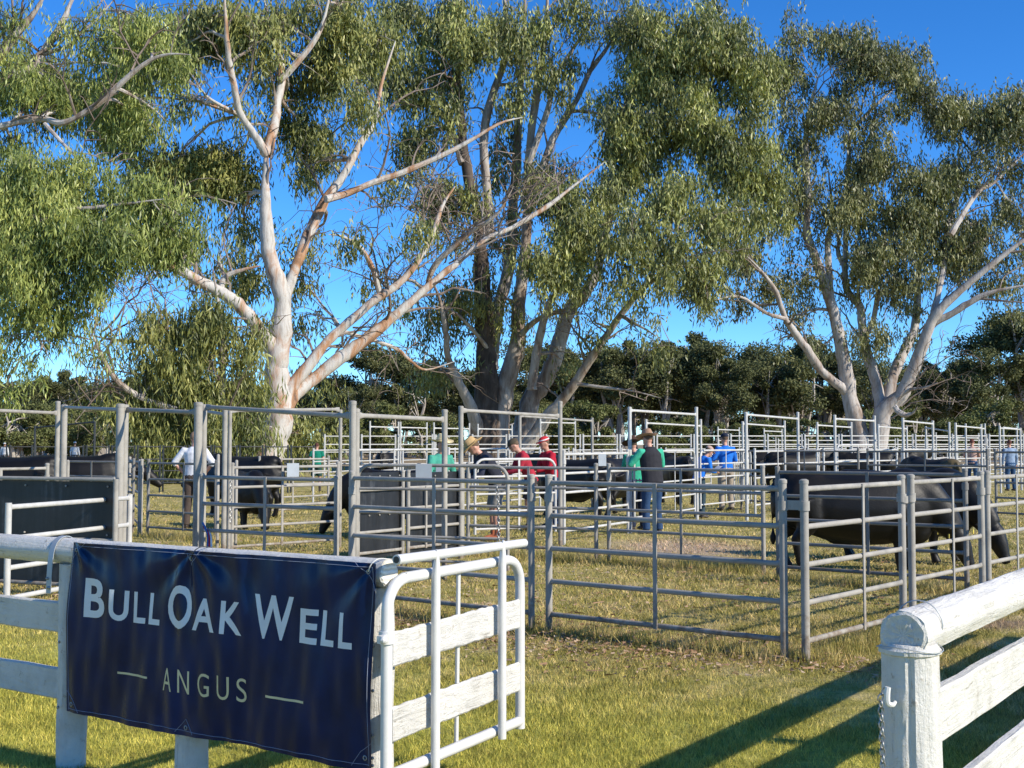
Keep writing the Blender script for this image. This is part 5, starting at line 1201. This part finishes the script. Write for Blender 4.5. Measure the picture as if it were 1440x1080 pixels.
    for s in (1, -1):
        bt = MB(); a = ank[s]; bt.tube([a + Vector((0, -.005, .10 if kind == 'shorts' else .03)), a, a + Vector((0, .0, -.05)), a + Vector((0, 0, -.085))], [.05, .05, .05, .05], 10)
        bt.tube([a + Vector((0, -.05, -.055)), a + Vector((0, .03, -.05)), a + Vector((0, .12, -.06)), a + Vector((0, .18, -.07))], [(.042, .04), (.047, .045), (.048, .035), (.03, .02)], 10)
        link('boot', fuse(bt, .014, 1, 'boot'), simple('boot_leather', boots, .5), root)
    if hat:
        style, hcol = hat; h_ = MB()
        def HH(x, y, z): return Hd((x, y + .02, z + 1.70))
        if style == 'brim':
            n = 28; rs = [(.0, .112), (.072, .118), (.090, .09), (.098, .03), (.092, .0)]; vs = []; fs = []
            prof = [(.085, .02), (.105, -.005), (.145, -.012), (.20, .008), (.204, .014), (.145, .0), (.108, .018), (.094, .07), (.082, .115), (.06, .128), (.02, .112)]
            for r_, z in prof:
                for j in range(n):
                    a = 2 * math.pi * j / n; up = .018 * math.cos(a) ** 2 * (r_ > .13) - .02 * math.sin(a) ** 4 * (r_ > .13)
                    pin = 1 - (.18 * abs(math.cos(a)) if z > .1 else 0)
                    vs.append(HH(math.cos(a) * r_ * .9 * pin, math.sin(a) * r_ * 1.12, z + up))
            m_ = len(prof)
            for i in range(m_ - 1):
                for j in range(n): fs.append((i * n + j, i * n + (j + 1) % n, (i + 1) * n + (j + 1) % n, (i + 1) * n + j))
            fs.append(tuple((m_ - 1) * n + j for j in range(n))); fs.append(tuple(range(n))[::-1]); h_.add(vs, fs)
            ht = h_.build('hat', cloth('hat_felt', hcol, .06), root)
            bd = MB(); bd.tube([HH(math.cos(a) * .1 * .92, math.sin(a) * .1 * 1.14, .03) for a in [2 * math.pi * j / 24 for j in range(24)]], (.006), 6, close=True); bd.build('hat_band', cloth('band', tuple(c * .4 for c in hcol)), ht)
        else:
            cb = MB(); cb.ball((0, 0, 0), (.088, .112, .082), 16, 10); h_.add([HH(v[0], v[1] - .01, max(v[2], -.012) + .005) for v in cb.v], cb.f)
            ht = h_.build('cap', cloth('cap_cloth', hcol, .06), root)
            vz = MB(); vs = []; fs = []; n = 12
            for z in (.0, -.006):
                for i in range(n + 1):
                    a = math.pi * i / n; vs.append(HH(math.cos(a) * .075, .085 + 0 * math.sin(a), z + .0)); vs.append(HH(math.cos(a) * .08, .085 + math.sin(a) * .085, z - .012 * math.sin(a)))
            k2 = 2 * (n + 1)
            for i in range(n): fs += [(2 * i, 2 * i + 1, 2 * i + 3, 2 * i + 2), (k2 + 2 * i, k2 + 2 * i + 2, k2 + 2 * i + 3, k2 + 2 * i + 1), (2 * i + 1, k2 + 2 * i + 1, k2 + 2 * i + 3, 2 * i + 3)]
            vz.add(vs, fs); vz.build('visor', cloth('visor_cloth', hcol), ht)
            if style == 'banded':
                bd = MB(); bd.tube([HH(math.cos(a) * .089, math.sin(a) * .113 - .01, .022) for a in [2 * math.pi * j / 24 for j in range(24)]], [(.003, .013)] * 24, 6, close=True); bd.build('cap_band', cloth('white_band', (.75, .7, .68)), ht)
    hh = MB(); 
    for v, in [(None,)]:
        cb = MB(); cb.ball((0, 0, 0), (.080, .088, .095), 14, 9); hh.add([Hd((v[0], min(v[1], .045) - .004, max(v[2], -.055 + (0.03 if v[1] > 0 else 0)) + 1.675)) for v in cb.v], cb.f)
    hh.build('hair', cloth('hair_' + label[:6], hair, .2), root)
    if paper:
        p = (wr[1] + wr[-1]) / 2 + Vector((0, .12, .03)); pm = MB(); pm.box(p + Vector((-.11, -.05, .02)), p + Vector((.11, -.05, .02)), .003, .28, up=(0, .8, .6))
        pg = pm.build('paper', simple('white_paper', (.8, .8, .78), .8)); pg.parent = None; pg.matrix_world = Matrix.Translation(root.location) @ Matrix.Rotation(R(heading - 90), 4, 'Z') @ Matrix.Scale(S, 4)
        tag(pg, paper, 'paper')
    return root
person('man in a white shirt and brown trousers seen from behind, beside the thick post', 272, 23.2, 82, 1.84, 2, (.72, .72, .74), ('trousers', (.075, .055, .045)), 'rolled', None, (.22, .14, .09), hands={1: (.20, .08, 1.02), -1: (-.21, .05, 1.0)}, elbows=True)
person('person in a green polo and shorts with bare legs, far off near the leaning gum', 445, 41.5, 95, 1.66, 8, (.0, .17, .11), ('shorts', (.02, .06, .05)), 'short', None, (.10, .04, .03), hands={1: (.12, .25, 1.1), -1: (-.12, .25, 1.1)})
person('man in a pale straw hat and green shirt behind the rubber clad gates', 616, 20.2, -50, 1.72, 9, (.06, .33, .24), ('trousers', (.05, .06, .09)), 'long', ('brim', (.72, .60, .34)), hands={1: (.15, .35, 1.15), -1: (-.2, .3, 1.1)}, head_tilt=-3)
person('man in a tan wide brimmed hat and navy vest bending down by the many-stemmed gum', 695, 20.4, 195, 1.80, 30, (.03, .035, .06), ('shorts', (.22, .21, .19)), 'long', ('brim', (.55, .37, .17)), vest=(.02, .022, .035), hands={1: (.15, .55, 1.02), -1: (-.15, .5, .98)}, head_tilt=10, boots=(.42, .12, .05))
person('man in a dark cap and red jacket bent over, facing left', 744, 23, 190, 1.78, 22, (.36, .02, .04), ('shorts', (.05, .04, .04)), 'long', ('cap', (.07, .055, .035)), hands={1: (.12, .5, 1.1), -1: (-.12, .45, 1.05)}, head_tilt=14, boots=(.10, .05, .03))
person('man in a red cap with a white band, red shirt and jeans', 776, 23.6, 205, 1.76, 12, (.42, .01, .03), ('trousers', (.03, .06, .13)), 'long', ('banded', (.50, .02, .03)), hands={1: (.12, .42, 1.12), -1: (-.12, .4, 1.08)}, head_tilt=5)
person('person in a green shirt and dark hat leaning on the gate beside the black vest', 896, 22.8, 120, 1.72, 10, (.03, .36, .22), ('trousers', (.012, .02, .05)), 'long', ('brim', (.06, .03, .02)), hands={1: (.12, .26, 1.38), -1: (-.08, .28, 1.36)}, head_tilt=6)
person('man in a black vest, green sleeves, jeans and brown hat seen from behind', 917, 21.9, 112, 1.83, 9, (.05, .45, .28), ('trousers', (.02, .055, .13)), 'long', ('brim', (.36, .22, .14)), vest=(.022, .022, .028), hands={1: (.18, .36, 1.30), -1: (-.22, .30, 1.34)}, head_tilt=4, head_turn=15)
person('person in a blue shirt and pinkish cap bending over a white paper', 984, 26.6, 25, 1.62, 20, (.01, .16, .62), ('trousers', (.03, .06, .08)), 'long', ('cap', (.46, .32, .26)), hands={1: (.12, .38, 1.08), -1: (-.10, .40, 1.10)}, head_tilt=14, paper='white sheet of paper held by the person in the pinkish cap')
person('tall man in a blue shirt, navy cap and khaki trousers seen from behind', 1021, 29.6, 110, 1.86, 4, (.01, .15, .60), ('trousers', (.36, .30, .23)), 'long', ('cap', (.012, .018, .04)), hands={1: (.16, .26, 1.16), -1: (-.20, .28, 1.2)}, paper='white sheet of paper held by the tall man in blue')
person('man in a pink shirt and jeans far off on the right, seen from behind', 1367, 45, 60, 1.80, 6, (.46, .30, .24), ('trousers', (.03, .08, .17)), 'short', None, (.12, .04, .03), hands={1: (.15, .3, 1.1), -1: (-.2, .2, 1.0)})
person('man in a pale blue shirt and jeans at the right edge', 1421, 42, 100, 1.76, 4, (.22, .30, .42), ('trousers', (.03, .08, .17)), 'long', None, (.10, .04, .03))
person('tiny distant person in a white shirt beyond the far left row', 105, 75, 90, 1.76, 0, (.72, .72, .72), ('trousers', (.05, .05, .06)), 'long', ('cap', (.7, .7, .7)))
person('tiny distant person in white near the left edge', 6, 80, 90, 1.7, 0, (.7, .7, .7), ('trousers', (.05, .05, .06)), 'long', ('cap', (.6, .6, .6)))
